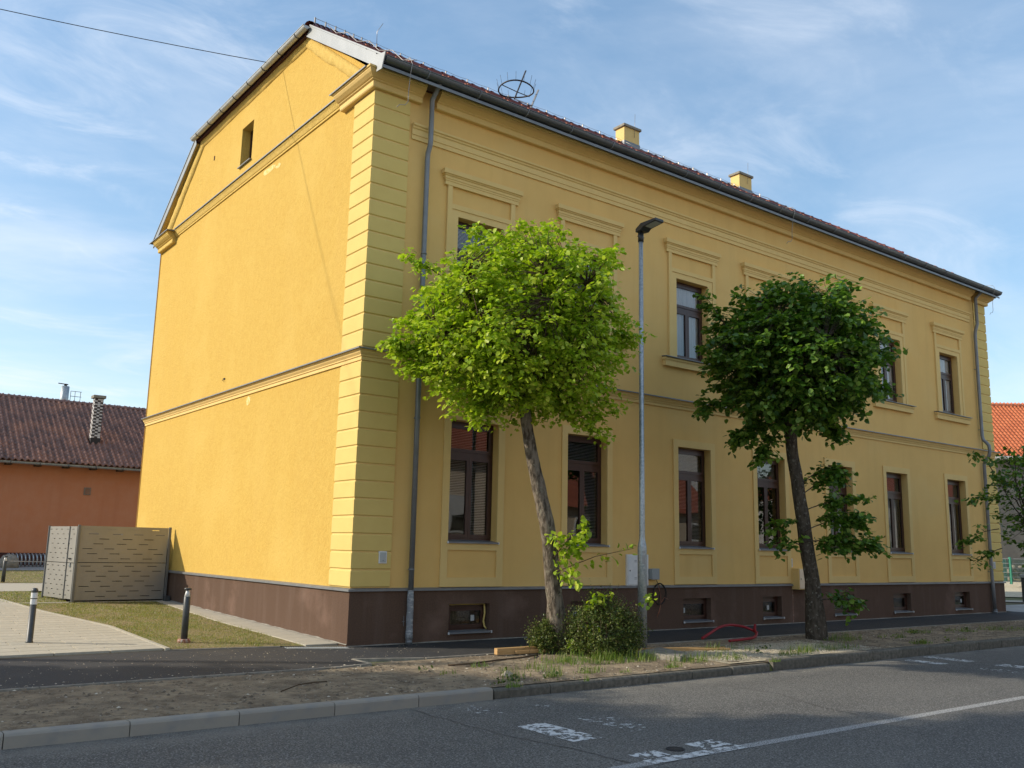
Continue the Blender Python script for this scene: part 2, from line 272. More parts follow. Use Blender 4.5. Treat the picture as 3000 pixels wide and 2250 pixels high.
# ------------------------------------------------------------------ object helpers
def tag(o, label=None, cat=None, group=None, kind=None):
    if label: o['label'] = label
    if cat: o['category'] = cat
    if group: o['group'] = group
    if kind: o['kind'] = kind
    return o
def wloc(p):
    v = Vector((0, 0, 0))
    while p is not None: v += p.location; p = p.parent
    return v
def empty(name, loc=(0, 0, 0), label=None, cat=None, group=None):
    o = bpy.data.objects.new(name, None); COL.objects.link(o); o.location = loc; o.empty_display_size = 0.2
    return tag(o, label, cat, group)
class MB:
    def __init__(s): s.v = []; s.f = []; s.sm = []
    def add(s, vs, fs, smooth=False):
        b = len(s.v); s.v += [tuple(v) for v in vs]; s.f += [tuple(i + b for i in f) for f in fs]; s.sm += [smooth] * len(fs); return s
    def box(s, x0, x1, y0, y1, z0, z1):
        return s.add([(x0, y0, z0), (x1, y0, z0), (x1, y1, z0), (x0, y1, z0), (x0, y0, z1), (x1, y0, z1), (x1, y1, z1), (x0, y1, z1)],
                     [(0, 3, 2, 1), (4, 5, 6, 7), (0, 1, 5, 4), (1, 2, 6, 5), (2, 3, 7, 6), (3, 0, 4, 7)])
    def bar(s, a, b, w, h, up=(0, 0, 1)):
        a = Vector(a); b = Vector(b); d = (b - a).normalized(); u = Vector(up)
        if abs(d.dot(u)) > 0.98: u = Vector((1, 0, 0))
        sd_ = d.cross(u).normalized(); u = sd_.cross(d)
        vs = [p + sd_ * (i * w / 2) + u * (j * h / 2) for p in (a, b) for i, j in ((-1, -1), (1, -1), (1, 1), (-1, 1))]
        return s.add(vs, [(0, 1, 2, 3), (7, 6, 5, 4), (0, 4, 5, 1), (1, 5, 6, 2), (2, 6, 7, 3), (3, 7, 4, 0)])
    def tube(s, pts, rad, n=10, caps=True, smooth=True):
        pts = [Vector(p) for p in pts]; k = len(pts)
        if isinstance(rad, (int, float)): rad = [rad] * k
        ref = Vector((0, 0, 1)); vs = []
        d0 = (pts[1] - pts[0]).normalized()
        if abs(d0.dot(ref)) > 0.9: ref = Vector((1, 0, 0))
        side = d0.cross(ref).normalized()
        for i in range(k):
            d = (pts[min(i + 1, k - 1)] - pts[max(i - 1, 0)]).normalized()
            side = (side - d * side.dot(d)).normalized(); up = d.cross(side)
            for j in range(n):
                a = 2 * math.pi * j / n; vs.append(pts[i] + (side * math.cos(a) + up * math.sin(a)) * rad[i])
        fs = [(i * n + j, i * n + (j + 1) % n, (i + 1) * n + (j + 1) % n, (i + 1) * n + j) for i in range(k - 1) for j in range(n)]
        s.add(vs, fs, smooth)
        if caps: s.add(vs[:n], [tuple(range(n))]); s.add(vs[-n:], [tuple(range(n))])
        return s
    def lathe(s, prof, c=(0, 0, 0), n=20, smooth=True):
        vs = []; fs = []
        for r0, z in prof:
            for j in range(n):
                a = 2 * math.pi * j / n; vs.append((c[0] + r0 * math.cos(a), c[1] + r0 * math.sin(a), c[2] + z))
        for i in range(len(prof) - 1):
            for j in range(n): fs.append((i * n + j, i * n + (j + 1) % n, (i + 1) * n + (j + 1) % n, (i + 1) * n + j))
        s.add(vs, fs, smooth)
        for i in (0, len(prof) - 1):
            if prof[i][0] > 1e-4: s.add(vs[i * n:i * n + n], [tuple(range(n))])
        return s
    def sweep(s, path, prof, closed_ends=True, smooth=False):
        """path: plan polyline (x,y); prof: closed polygon of (outward, z); outward is to the right of travel"""
        k = len(path); nrm = []
        for i in range(k - 1):
            dx = path[i + 1][0] - path[i][0]; dy = path[i + 1][1] - path[i][1]; l = math.hypot(dx, dy); nrm.append((dy / l, -dx / l))
        vs = []; m = len(prof)
        for i in range(k):
            if i == 0: nn = nrm[0]
            elif i == k - 1: nn = nrm[-1]
            else:
                a, b = nrm[i - 1], nrm[i]; q = 1 + a[0] * b[0] + a[1] * b[1]; nn = ((a[0] + b[0]) / q, (a[1] + b[1]) / q)
            for o, z in prof: vs.append((path[i][0] + nn[0] * o, path[i][1] + nn[1] * o, z))
        fs = [(i * m + j, i * m + (j + 1) % m, (i + 1) * m + (j + 1) % m, (i + 1) * m + j) for i in range(k - 1) for j in range(m)]
        s.add(vs, fs, smooth)
        if closed_ends: s.add(vs[:m], [tuple(range(m))]); s.add(vs[-m:], [tuple(range(m))])
        return s
    def mesh(s, name, shift=(0, 0, 0), recalc=True):
        me = bpy.data.meshes.new(name)
        v = np.array(s.v, dtype=np.float64) - np.array(shift)
        me.from_pydata(v.tolist(), [], s.f); me.polygons.foreach_set('use_smooth', s.sm)
        if recalc:
            bm = bmesh.new(); bm.from_mesh(me); bmesh.ops.remove_doubles(bm, verts=bm.verts, dist=1e-5)
            bmesh.ops.recalc_face_normals(bm, faces=bm.faces); bm.to_mesh(me); bm.free()
        me.update(); return me
    def build(s, name, m, parent=None, recalc=True, bevel=0, origin=None):
        loc = wloc(parent) if parent else Vector(origin or (0, 0, 0))
        me = s.mesh(name, loc, recalc)
        o = bpy.data.objects.new(name, me); COL.objects.link(o); me.materials.append(MT[m])
        if parent: o.parent = parent
        elif origin: o.location = origin
        if bevel: bv = o.modifiers.new('bevel', 'BEVEL'); bv.width = bevel; bv.segments = 2; bv.limit_method = 'ANGLE'
        return o
def inst(name, me, parent, loc, rot=(0, 0, 0), scale=(1, 1, 1)):
    o = bpy.data.objects.new(name, me); COL.objects.link(o); o.parent = parent; o.location = loc; o.rotation_euler = rot; o.scale = scale; return o
def copy_tree(o, parent=None):
    c = o.copy(); COL.objects.link(c); c.parent = parent
    for ch in list(o.children): copy_tree(ch, c)
    return c
def fast_mesh(name, V, F, m, parent=None, smooth=False, lens=None):
    """V (n,3); F (k,c) same-size faces"""
    me = bpy.data.meshes.new(name); loc = np.array(wloc(parent)) if parent else np.zeros(3)
    V = np.asarray(V, dtype=np.float32) - loc.astype(np.float32); F = np.asarray(F, dtype=np.int32)
    me.vertices.add(len(V)); me.vertices.foreach_set('co', V.ravel()); k, c = F.shape
    me.loops.add(k * c); me.loops.foreach_set('vertex_index', F.ravel()); me.polygons.add(k)
    me.polygons.foreach_set('loop_start', np.arange(0, k * c, c, dtype=np.int32)); me.polygons.foreach_set('loop_total', np.full(k, c, dtype=np.int32))
    if smooth: me.polygons.foreach_set('use_smooth', np.ones(k, dtype=bool))
    me.update(calc_edges=True); me.validate()
    o = bpy.data.objects.new(name, me); COL.objects.link(o); me.materials.append(MT[m])
    if parent: o.parent = parent
    return o
def replicate(tv, tf, P, ux, uy, uz):
    """copies of a small mesh (tv, tf) at P with per-copy axes"""
    n = len(P); m = len(tv); tv = np.asarray(tv, float)
    V = P[:, None, :] + tv[None, :, 0:1] * ux[:, None, :] + tv[None, :, 1:2] * uy[:, None, :] + tv[None, :, 2:3] * uz[:, None, :]
    F = np.asarray(tf)[None] + (np.arange(n) * m)[:, None, None]
    return V.reshape(-1, 3), F.reshape(-1, F.shape[-1])
def zg(y): return 0.006 * y if y < 0 else (0.021 * y if y < 28.5 else 0.6)
def sheet(name, poly, lift, m, kind=None, parent=None, z=None):
    bm = bmesh.new(); vs = [bm.verts.new((x, y, 0)) for x, y in poly]; bm.faces.new(vs)
    for yy in (0.0, 28.5):
        g = bm.verts[:] + bm.edges[:] + bm.faces[:]; bmesh.ops.bisect_plane(bm, geom=g, plane_co=(0, yy, 0), plane_no=(0, 1, 0))
    for v in bm.verts: v.co.z = (zg(v.co.y) if z is None else z) + lift
    bmesh.ops.triangulate(bm, faces=[f for f in bm.faces if len(f.verts) > 4])
    for f in bm.faces:
        f.normal_update()
        if f.normal.z < 0: f.normal_flip()
    me = bpy.data.meshes.new(name); bm.to_mesh(me); bm.free(); o = bpy.data.objects.new(name, me); COL.objects.link(o); me.materials.append(MT[m])
    if parent: o.parent = parent
    if kind: o['kind'] = kind
    return o

# ------------------------------------------------------------------ ground, road, paths
g = MB(); ys = [-600, -4.80, -4.76, 0, 28.5, 900]; zs = [-0.20, -0.20, -0.08, -0.03, 0.565, 0.565]
for i in range(5): g.add([(-700, ys[i], zs[i]), (900, ys[i], zs[i]), (900, ys[i + 1], zs[i + 1]), (-700, ys[i + 1], zs[i + 1])], [(0, 1, 2, 3)])
gr = g.build('ground', 'field', recalc=False); gr['kind'] = 'structure'
road = sheet('road', [(-80, -12.2), (160, -12.2), (160, -4.84), (-80, -4.84)], 0, 'road', 'structure', z=-0.17)
# markings: two rows of worn squares (cycle crossing) twice, and the centre line
def mark(x0, x1, y0, y1, m='paint_worn', nm='worn_marking'):
    sheet(nm, [(x0, y0), (x1, y0), (x1, y1), (x0, y1)], 0.004, m, parent=road, z=-0.17)
mark(-1.19, -0.90, -5.78, -5.10, 'paint_faint'); mark(-1.28, -0.88, -7.36, -6.40); mark(-1.23, -0.87, -8.30, -8.08)
mark(-0.40, -0.01, -5.70, -5.40, 'paint_faint'); mark(-0.39, 0.02, -7.28, -6.42, 'paint_faint'); mark(-0.39, 0.03, -8.30, -8.03)
mark(8.86, 9.16, -5.80, -5.05); mark(8.86, 9.2, -7.2, -6.45, 'paint_faint'); mark(9.75, 10.1, -5.85, -4.95); mark(9.72, 10.1, -6.95, -6.35)
sheet('centre_line', [(-1.75, -8.50), (60, -8.50), (60, -8.36), (-1.75, -8.36)], 0.004, 'paint_line', parent=road, z=-0.17)
sheet('worn_marking', [(-1.3, -8.50), (0.03, -8.50), (0.03, -8.345), (-1.3, -8.345)], 0.008, 'paint_worn', parent=road, z=-0.17)
def strip(name, pts, w, m, lift, z, parent):
    b = MB()
    for i in range(len(pts) - 1):
        a = Vector((*pts[i], 0)); c = Vector((*pts[i + 1], 0)); d = (c - a).normalized(); s = Vector((-d.y, d.x, 0)) * w / 2
        b.add([(p.x, p.y, z + lift) for p in (a - s, c - s, c + s, a + s)], [(0, 1, 2, 3)])
    return b.build(name, m, parent, recalc=False)
def wob(pts, n, amp, seed):
    out_ = []
    for i in range(len(pts) - 1):
        for k in range(n):
            t = k / n; out_.append((pts[i][0] * (1 - t) + pts[i + 1][0] * t + amp * noise.noise((i + t * 3.3, seed, 0)), pts[i][1] * (1 - t) + pts[i + 1][1] * t))
    return out_ + [pts[-1]]
strip('road_crack', wob([(-1.72, -4.95), (-1.70, -5.97), (-1.66, -6.85), (-1.48, -7.65), (-1.44, -8.56), (-1.4, -11)], 8, 0.06, 1.0), 0.018, 'tar', 0.003, -0.17, road)
strip('road_crack', wob([(3.28, -5.3), (3.32, -6.42), (2.88, -7.37), (2.74, -7.99), (2.64, -8.45), (2.24, -9.12)], 8, 0.06, 5.0), 0.014, 'tar', 0.003, -0.17, road)
mh = empty('manhole_cover', (-0.65, -8.15, -0.168), 'round black iron manhole cover set in the road beside the centre line', 'manhole cover')
mb = MB().lathe([(0.0, 0.006), (0.070, 0.006), (0.074, 0.004), (0.074, 0.0)], (-0.65, -8.15, -0.168), 24); mb.build('lid', 'iron', mh)
MB().lathe([(0.079, 0.0), (0.079, 0.008), (0.090, 0.008), (0.092, 0.0)], (-0.65, -8.15, -0.168), 24).build('rim', 'iron', mh)

# asphalt footway
sheet('asphalt_path', [(-60, -2.3), (-1.2, -2.2), (-0.66, -2.08), (-0.66, -1.5), (0.4, -1.88), (18.0, -1.95), (90, -2.3), (90, -0.03), (0.0, -0.03), (-0.27, 0.10), (-1.0, 0.42), (-2.85, 0.70), (-5.2, 0.60), (-60, 0.4)], 0.0, 'asphalt', 'structure')
# verge of trodden earth with real relief
def relief(name, x0, x1, y0, y1, nx, ny, amp, lift, m, seed=0.0, fade=0.12):
    xs = np.linspace(x0, x1, nx); yy = np.linspace(y0, y1, ny); V = []
    for y in yy:
        for x in xs:
            e = min(1, min(y - y0, y1 - y, x - x0, x1 - x) / fade)
            h = noise.fractal((x * 2.1, y * 2.1, seed), 1.0, 2.0, 5) * amp + max(0, noise.noise((x * 11, y * 11, seed + 3))) * amp * 0.8
            V.append((x, y, zg(y) + lift + h * max(e, 0) - 0.012 * (1 - max(e, 0))))
    F = [(j * nx + i, j * nx + i + 1, (j + 1) * nx + i + 1, (j + 1) * nx + i) for j in range(ny - 1) for i in range(nx - 1)]
    o = fast_mesh(name, V, F, m, smooth=True); return o
relief('earth_verge', -9, 26, -4.72, -2.26, 560, 50, 0.022, 0.0, 'dirt')['kind'] = 'structure'
relief('earth_verge', -0.58, 26, -2.262, -1.93, 420, 8, 0.010, 0.0, 'dirt', 4.0)['kind'] = 'structure'
relief('gravel_patch', 4.4, 8.7, -4.68, -2.95, 150, 55, 0.030, 0.022, 'gravel', 7.0, 0.6)['kind'] = 'structure'
# stones and crumbs on the earth
rng = np.random.default_rng(5)
def scatter_stones(name, n, x0, x1, y0, y1, s0, s1, m, lift=0.0):
    P = np.stack([rng.uniform(x0, x1, n), rng.uniform(y0, y1, n), np.zeros(n)], 1); P[:, 2] = [zg(y) + lift for y in P[:, 1]]
    s = rng.uniform(s0, s1, n) ** 1.0; s = s0 + (s1 - s0) * rng.random(n) ** 3
    a = rng.uniform(0, 6.28, n); ux = np.stack([np.cos(a), np.sin(a), 0 * a], 1) * s[:, None]; uy = np.stack([-np.sin(a), np.cos(a), 0 * a], 1) * (s * rng.uniform(.5, 1, n))[:, None]
    uz = np.zeros((n, 3)); uz[:, 2] = s * rng.uniform(.3, .7, n)
    tv = [(1, 0, 0), (0.2, 0.9, 0), (-0.9, 0.3, 0), (-0.4, -0.9, 0), (0.6, -0.7, 0), (0.1, 0.05, 1)]
    V, F = replicate(tv, [(0, 1, 5), (1, 2, 5), (2, 3, 5), (3, 4, 5), (4, 0, 5)], P, ux, uy, uz)
    o = fast_mesh(name, V, F, m); o['kind'] = 'stuff'; return o
MT['pebble'] = mat('pale_pebble', (0.58, 0.52, 0.41), 0.9, spec=0.2, island=(0.17, 0.14, 0.11))
MT['chips'] = mat('dry_chip', (0.50, 0.44, 0.34), 0.9, spec=0.1, island=(0.28, 0.22, 0.15))
MT['clod'] = mat('earth_clod', (0.22, 0.18, 0.13), 0.95, spec=0.1, island=(0.12, 0.095, 0.07))
tag(scatter_stones('earth_clods', 9000, -8, 20, -4.7, -2.2, 0.006, 0.035, 'clod', 0.0), 'small dark clods of earth lying all over the verge', 'soil')
tag(scatter_stones('pebbles', 3200, -8, 20, -4.7, -1.95, 0.005, 0.028, 'pebble', 0.004), 'pale pebbles scattered over the trodden earth verge', 'pebbles')
tag(scatter_stones('gravel', 9000, 4.3, 9.0, -4.65, -2.9, 0.006, 0.018, 'pebble', 0.036), 'pale grit spread on the sunlit verge behind the kerb', 'gravel')
tag(scatter_stones('wood_chips', 700, -6, 1.5, -2.2, 0.3, 0.004, 0.016, 'chips', 0.002), 'dry chips and crumbs strewn on the dark asphalt path', 'debris')
tag(scatter_stones('grit', 1500, -2, 7, -5.25, -4.86, 0.004, 0.014, 'pebble', -0.142), 'dusty grit collected in the gutter along the kerb', 'grit')

def kerb_run(root_name, label, x0, n, L, y, zt, zb, m, w=0.15, jit=0.0, gap=0.008, cat='kerb'):
    r = empty(root_name, (x0, y, zb), label, cat)
    prof = [(0, zb), (0.0, zt - 0.03), (-0.012, zt - 0.008), (-0.03, zt), (-w, zt), (-w, zb)]
    mm = MB().sweep([(gap / 2, 0), (L * 0.5, 0), (L - gap / 2, 0)], [(o, z - zb) for o, z in prof]); me = mm.mesh('kerb_stone'); me.materials.append(MT[m])
    for i in range(n):
        o = inst('kerb_stone', me, r, (i * L, random.uniform(-jit, jit), random.uniform(-jit, jit) * 0.6))
        o.rotation_euler = (0, 0, random.uniform(-jit, jit) * 0.4)
        bv = o.modifiers.new('bevel', 'BEVEL'); bv.width = 0.006; bv.segments = 2
    return r
kerb_run('kerb', 'new pale grey concrete kerb at the left, beside bare earth', -13.8, 12, 1.114, -4.85, -0.03, -0.2, 'kerb_new')
kerb_run('kerb', 'old dark weathered low kerb in front of the shrub and grass', -0.40, 6, 0.94, -4.83, -0.05, -0.2, 'kerb_old', jit=0.012, gap=0.014)
kerb_run('kerb', 'old mossy higher kerb running right from the step in the kerb line', 5.36, 40, 1.0, -4.80, 0.0, -0.2, 'kerb_old', jit=0.010, gap=0.014)
# concrete edging of the asphalt path
def edging(label, pts, L=1.0, w=0.05, m='conc'):
    r = empty('path_edging', (*pts[0], 0), label, 'edging')
    for i in range(len(pts) - 1):
        a = Vector((*pts[i], 0)); b = Vector((*pts[i + 1], 0)); d = (b - a); n = max(1, round(d.length / L)); d /= n
        for k in range(n):
            p = a + d * k + d.normalized() * 0.004; q = a + d * (k + 1) - d.normalized() * 0.004
            z0 = zg(p.y); MB().bar((p.x, p.y, z0 - 0.04), (q.x, q.y, z0 - 0.04), w, 0.105).build('edging_stone', m, r, bevel=0.004)
edging('thin pale concrete edging between left asphalt path and bare earth', [(-9.2, -2.28), (-1.25, -2.22), (-0.68, -2.10)])
edging('short diagonal concrete edging where the path narrows by the building corner', [(-0.68, -2.07), (-0.68, -1.50), (0.38, -1.90)])
edging('thin pale concrete edging of the footway in front of the facade', [(0.40, -1.90), (18.0, -1.97), (26, -2.1)])
# slab apron along the gable, paver path, lawns
ap = empty('paving_strip', (0, 0, 0), 'narrow strip of concrete slabs along the foot of the gable wall', 'paving')
sheet('bedding', [(-0.62, 0.22), (0.02, 0.02), (0.02, 13.4), (-0.62, 9.85)], 0.002, 'joint', parent=ap)
y = 0.32
for k in range(19):
    x0 = -0.61 + 0.10 * math.exp(-k * 0.5) * 0 + (0.27 * max(0, (k - 8)) / 10)
    a, b = zg(y), zg(y + 0.49); b_ = MB()
    b_.add([(x0, y, a), (-0.005, y, a), (-0.005, y + 0.49, b), (x0, y + 0.49, b), (x0, y, a + .03), (-0.005, y, a + .03), (-0.005, y + 0.49, b + .03), (x0, y + 0.49, b + .03)],
           [(0, 3, 2, 1), (4, 5, 6, 7), (0, 1, 5, 4), (1, 2, 6, 5), (2, 3, 7, 6), (3, 0, 4, 7)])
    b_.build('slab', 'paver', ap, bevel=0.004); y += 0.5
pv = empty('paved_path', (0, 0, 0), 'broad path of pale rectangular concrete pavers at the left edge', 'paving')
pv.pop('category', None); pv['kind'] = 'structure'
def pedge(y): return -2.87 if y < 4.2 else np.interp(y, [4.2, 6, 7.6, 10.8, 14, 30], [-2.87, -3.15, -3.4, -3.7, -4.1, -5.2])
sheet('bedding', [(-14, 0.5), (-2.87, 0.66), (-2.87, 4.2), (-3.15, 6), (-3.4, 7.6), (-3.7, 10.8), (-4.1, 14), (-5.2, 28), (-14, 28)], 0.002, 'joint', parent=pv)
MBp = MB().box(-0.390, 0.390, -0.190, 0.190, 0, 0.035); mep = MBp.mesh('paver'); mep.materials.append(MT['paver'])
cnt = 0; farV = MB()
for j in range(60):
    yc = 0.92 + 0.4 * j; xr = pedge(yc) - 0.005; off = (j % 2) * 0.4
    x = xr
    first = True
    while x > (-6.8 if yc < 8 else -9):
        w = 0.4 if (first and off) else 0.8
        if yc < 12.2 and x > -6.3:
            o = inst('paver', mep, pv, (x - w / 2, yc, zg(yc)), (math.atan(0.021), 0, 0), (w / 0.8, 1, 1)); cnt += 1
        else:
            farV.box(x - w + .003, x - .003, yc - .197, yc + .197, zg(yc), zg(yc) + 0.035)
        x -= w; first = False
farV.build('pavers', 'paver_s', pv, recalc=False)['kind'] = 'stuff'
eb = empty('path_border', (-2.87, 0.7, 0), 'flush pale kerb stones bordering the paver path along the lawn', 'edging')
pp = [(-2.82, 0.68), (-2.82, 4.2), (-3.10, 6), (-3.35, 7.6), (-3.65, 10.8), (-4.05, 14)]
for i in range(len(pp) - 1):
    a = Vector((*pp[i], 0)); b = Vector((*pp[i + 1], 0)); n = max(1, round((b - a).length)); d = (b - a) / n
    for k in range(n):
        p = a + d * (k + .005); q = a + d * (k + .995)
        MB().bar((p.x, p.y, zg(p.y) - 0.01), (q.x, q.y, zg(q.y) - 0.01), 0.08, 0.1).build('edging_stone', 'paver', eb, bevel=0.004)
lawn_poly = [(-2.78, 0.72), (-1.0, 0.46), (-0.64, 0.3), (-0.36, 9.7), (-3.5, 9.7), (-3.35, 7.6), (-3.1, 6), (-2.78, 4.2)]
sheet('lawn_ground', lawn_poly, 0.016, 'lawnsoil', 'structure')
sheet('lawn_ground', [(-3.58, 9.85), (-2.3, 9.85), (-2.55, 13.7), (-4.0, 13.7)], 0.016, 'lawnsoil', 'structure')
sheet('side_path', [(-4.1, 13.75), (3, 13.75), (3, 17.1), (-4.4, 17.1)], 0.016, 'gravel', 'structure').data.materials[0] = MT['paver_s']
sheet('lawn_ground', [(-4.4, 17.15), (3, 17.15), (3, 24.4), (-4.9, 24.4)], 0.020, 'lawnsoil', 'structure')
sheet('courtyard', [(-14, 24.45), (30, 24.45), (30, 29), (-14, 29)], 0.020, 'pale_pave', 'structure')
# low kerb that carries the screen fence
lk = empty('low_wall', (-3.5, 9.78, 0.2), 'low concrete upstand under the perforated screen fence', 'kerb')
for i in range(5):
    x0 = -3.6 + i * 0.71; MB().box(x0, x0 + 0.705, 9.70, 9.85, 0.14, 0.235).build('kerb_stone', 'paver', lk, bevel=0.004)
# drain grate at the building corner
edging('thin pale edging between the dark asphalt and the lawn by the gable', [(-2.85, 0.69), (-1.9, 0.57), (-1.02, 0.43)])
gt = empty('drain_grate', (-0.6, 0.1, 0), 'galvanised channel grate with cross bars at the foot of the building corner', 'drain')
gb = MB()
for k in range(26): gb.bar((-0.98 + k * 0.036, 0.36 - k * 0.017, 0.012), (-1.0 + k * 0.036 + 0.0, 0.14 - k * 0.017, 0.012), 0.008, 0.012)
gb.build('bar', 'galv', gt)['kind'] = 'stuff'
MB().bar((-1.02, 0.38, 0.010), (-0.03, -0.08, 0.008), 0.03, 0.016).bar((-1.02, 0.12, 0.008), (-0.03, -0.33, 0.006), 0.03, 0.016).build('frame', 'conc', gt)

# ------------------------------------------------------------------ the yellow building
L = 24.1; DP = 13.36
B = empty('apartment_building', (0, 0, 0), 'long two-storey yellow corner building with brown plinth and red tiled roof', 'building')
CX = [2.59, 5.56, 8.98, 11.89, 14.97, 17.87, 21.37]
GO = [(c - 0.575, c + 0.575, 1.84, 4.165) for c in CX]
UO = [(c - 0.575, c + 0.575, 6.30, 8.27) for c in CX]
BO = [(2.09, 3.03), (5.10, 6.05), (8.52, 9.47), (11.41, 12.16), (14.43, 15.38), (17.34, 18.28), (20.81, 21.75)]
BO = [(a, b, 0.15, 0.68) for a, b in BO]
def holed(mb_, u0, u1, v0, v1, holes, P, depth, reveal=True):
    """wall with openings; P(u,v,d) -> xyz"""
    us = sorted({u0, u1, *[h[0] for h in holes], *[h[1] for h in holes]}); vs_ = sorted({v0, v1, *[h[2] for h in holes], *[h[3] for h in holes]})
    for i in range(len(us) - 1):
        for j in range(len(vs_) - 1):
            cu = (us[i] + us[i + 1]) / 2; cv = (vs_[j] + vs_[j + 1]) / 2
            if any(h[0] < cu < h[1] and h[2] < cv < h[3] for h in holes): continue
            mb_.add([P(us[i], vs_[j], 0), P(us[i + 1], vs_[j], 0), P(us[i + 1], vs_[j + 1], 0), P(us[i], vs_[j + 1], 0)], [(0, 1, 2, 3)])
    if reveal:
        for a, b, c, d in holes:
            q = [(a, c), (b, c), (b, d), (a, d)]
            for k in range(4):
                p0, p1 = q[k], q[(k + 1) % 4]
                mb_.add([P(*p0, 0), P(*p1, 0), P(*p1, depth), P(*p0, depth)], [(0, 1, 2, 3)])
    return mb_
w = 0.03
fw = MB(); holed(fw, w, L - w, 0.97, 10.8, GO + UO, lambda u, v, d: (u, w + d, v), 0.30)
fw.build('facade_wall', 'wall', B, recalc=False)
pf = MB(); holed(pf, 0.0, L, -0.3, 0.955, BO, lambda u, v, d: (u, 0.0 + d, v), 0.22)
pf.add([(L, 0, -.3), (L, DP, -.3), (L, DP, .955), (L, 0, .955)], [(0, 1, 2, 3)])
pf.build('plinth_front', 'plinth', B, recalc=False)
MB().add([(0.0, 0, -.3), (0.0, DP, -.3), (0.0, DP, .955), (0.0, 0, .955)], [(0, 3, 2, 1)]).build('plinth_side', 'plinth', B, recalc=False)
# gable wall with attic window hole, trapezoid top
AT = (6.36, 7.12, 11.10, 12.16)
gw = MB(); holed(gw, w, DP - w, 0.97, 10.75, [], lambda u, v, d: (w + d, u, v), 0.3)
holed(gw, 3.27, 10.15, 10.75, 13.02, [AT], lambda u, v, d: (w + d, u, v), 0.28)
gw.add([(w, w, 10.75), (w, 3.27, 10.75), (w, 3.27, 13.02)], [(0, 1, 2)]); gw.add([(w, 10.15, 10.75), (w, DP - w, 10.75), (w, 10.15, 13.02)], [(0, 1, 2)])
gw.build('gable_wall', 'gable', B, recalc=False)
ow = MB(); ow.add([(L - w, w, .97), (L - w, DP, .97), (L - w, DP, 10.8), (L - w, w, 10.8)], [(0, 1, 2, 3)])
ow.add([(L - w, w, 10.75), (L - w, DP - w, 10.75), (L - w, 10.15, 13.02), (L - w, 3.27, 13.02)], [(0, 1, 2, 3)])
ow.add([(0, DP - w, -.3), (L, DP - w, -.3), (L, DP - w, 10.8), (0, DP - w, 10.8)], [(0, 1, 2, 3)])
ow.build('rear_wall', 'wall', B, recalc=False)
# inner ceiling and back wall that keep rooms dim
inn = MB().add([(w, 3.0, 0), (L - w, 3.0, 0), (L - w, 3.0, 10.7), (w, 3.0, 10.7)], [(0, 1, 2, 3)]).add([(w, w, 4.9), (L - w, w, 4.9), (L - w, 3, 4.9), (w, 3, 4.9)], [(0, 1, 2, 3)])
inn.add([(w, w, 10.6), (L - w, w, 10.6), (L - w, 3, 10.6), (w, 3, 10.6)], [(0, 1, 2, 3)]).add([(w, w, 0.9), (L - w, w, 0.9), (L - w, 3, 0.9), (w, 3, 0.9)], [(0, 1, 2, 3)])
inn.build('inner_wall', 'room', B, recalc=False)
path = [(w, DP - w), (w, w), (L - w, w), (L - w, DP - w)]
# plinth flashing
MB().sweep([(0, DP), (0, 0), (L, 0), (L, DP)], [(-0.05, 0.955), (0.035, 0.955), (0.035, 0.935), (0.045, 0.935), (0.045, 0.972), (-0.05, 0.995)]).build('plinth_flashing', 'zinc', B)
# string course
prof = [(-0.01, 5.06), (0.03, 5.06), (0.03, 5.12), (0.05, 5.13), (0.05, 5.15), (0.085, 5.19), (0.10, 5.23), (0.12, 5.235), (0.12, 5.258), (-0.01, 5.258)]
MB().sweep(path, prof).build('string_course', 'trim', B)
MB().sweep(path, [(-0.01, 5.261), (0.145, 5.261), (0.145, 5.245), (0.155, 5.245), (0.155, 5.268), (-0.01, 5.31)]).build('string_course_flashing', 'zinc', B)
# quoins
def quoin(z0, z1, pth):
    p_ = [(-0.01, z0), (0.012, z0), (0.03, z0 + 0.016), (0.03, z1 - 0.016), (0.012, z1), (-0.01, z1)]
    return MB().sweep(pth, p_)
pl = [(w, 0.82), (w, w), (0.80, w)]; pr = [(L - 0.80, w), (L - w, w), (L - w, 0.82)]
for p_ in (pl, pr):
    for z0, n, pitch in ((1.005, 13, 0.3118), (5.315, 16, 0.3165)):
        for k in range(n): quoin(z0 + k * pitch, z0 + (k + 1) * pitch - 0.022, p_).build('quoin_block', 'quoin', B)
    q = [(-0.01, 1.0), (0.008, 1.0), (0.008, 5.06), (-0.01, 5.06)]; MB().sweep(p_, q).build('quoin_backing', 'trim', B)
    q = [(-0.01, 5.3), (0.008, 5.3), (0.008, 10.38), (-0.01, 10.38)]; MB().sweep(p_, q).build('quoin_backing', 'trim', B)
# main cornice (broken at the two downpipes), returning on the gable
cp = [(-0.01, 10.37), (0.10, 10.37), (0.115, 10.39), (0.115, 10.48), (0.15, 10.50), (0.15, 10.515), (0.18, 10.53), (0.24, 10.58), (0.27, 10.625), (0.27, 10.645), (0.295, 10.655), (0.295, 10.69), (-0.01, 10.69)]
MB().sweep([(w, 1.30), (w, w), (1.02, w)], cp).build('cornice', 'trim', B)
MB().sweep([(1.36, w), (22.98, w)], cp).build('cornice', 'trim', B)
MB().sweep([(23.28, w), (L - w, w), (L - w, 1.3)], cp).build('cornice', 'trim', B)
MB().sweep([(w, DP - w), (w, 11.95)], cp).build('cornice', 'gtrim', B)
ccap = [(-0.01, 10.692), (0.31, 10.692), (0.31, 10.675), (0.325, 10.675), (0.325, 10.70), (-0.01, 10.74)]
MB().sweep([(w, 1.40), (w, -0.12)], ccap).build('cornice_flashing', 'zinc', B)
MB().sweep([(w, DP + 0.25), (w, 11.85)], ccap).build('cornice_flashing', 'zinc', B)
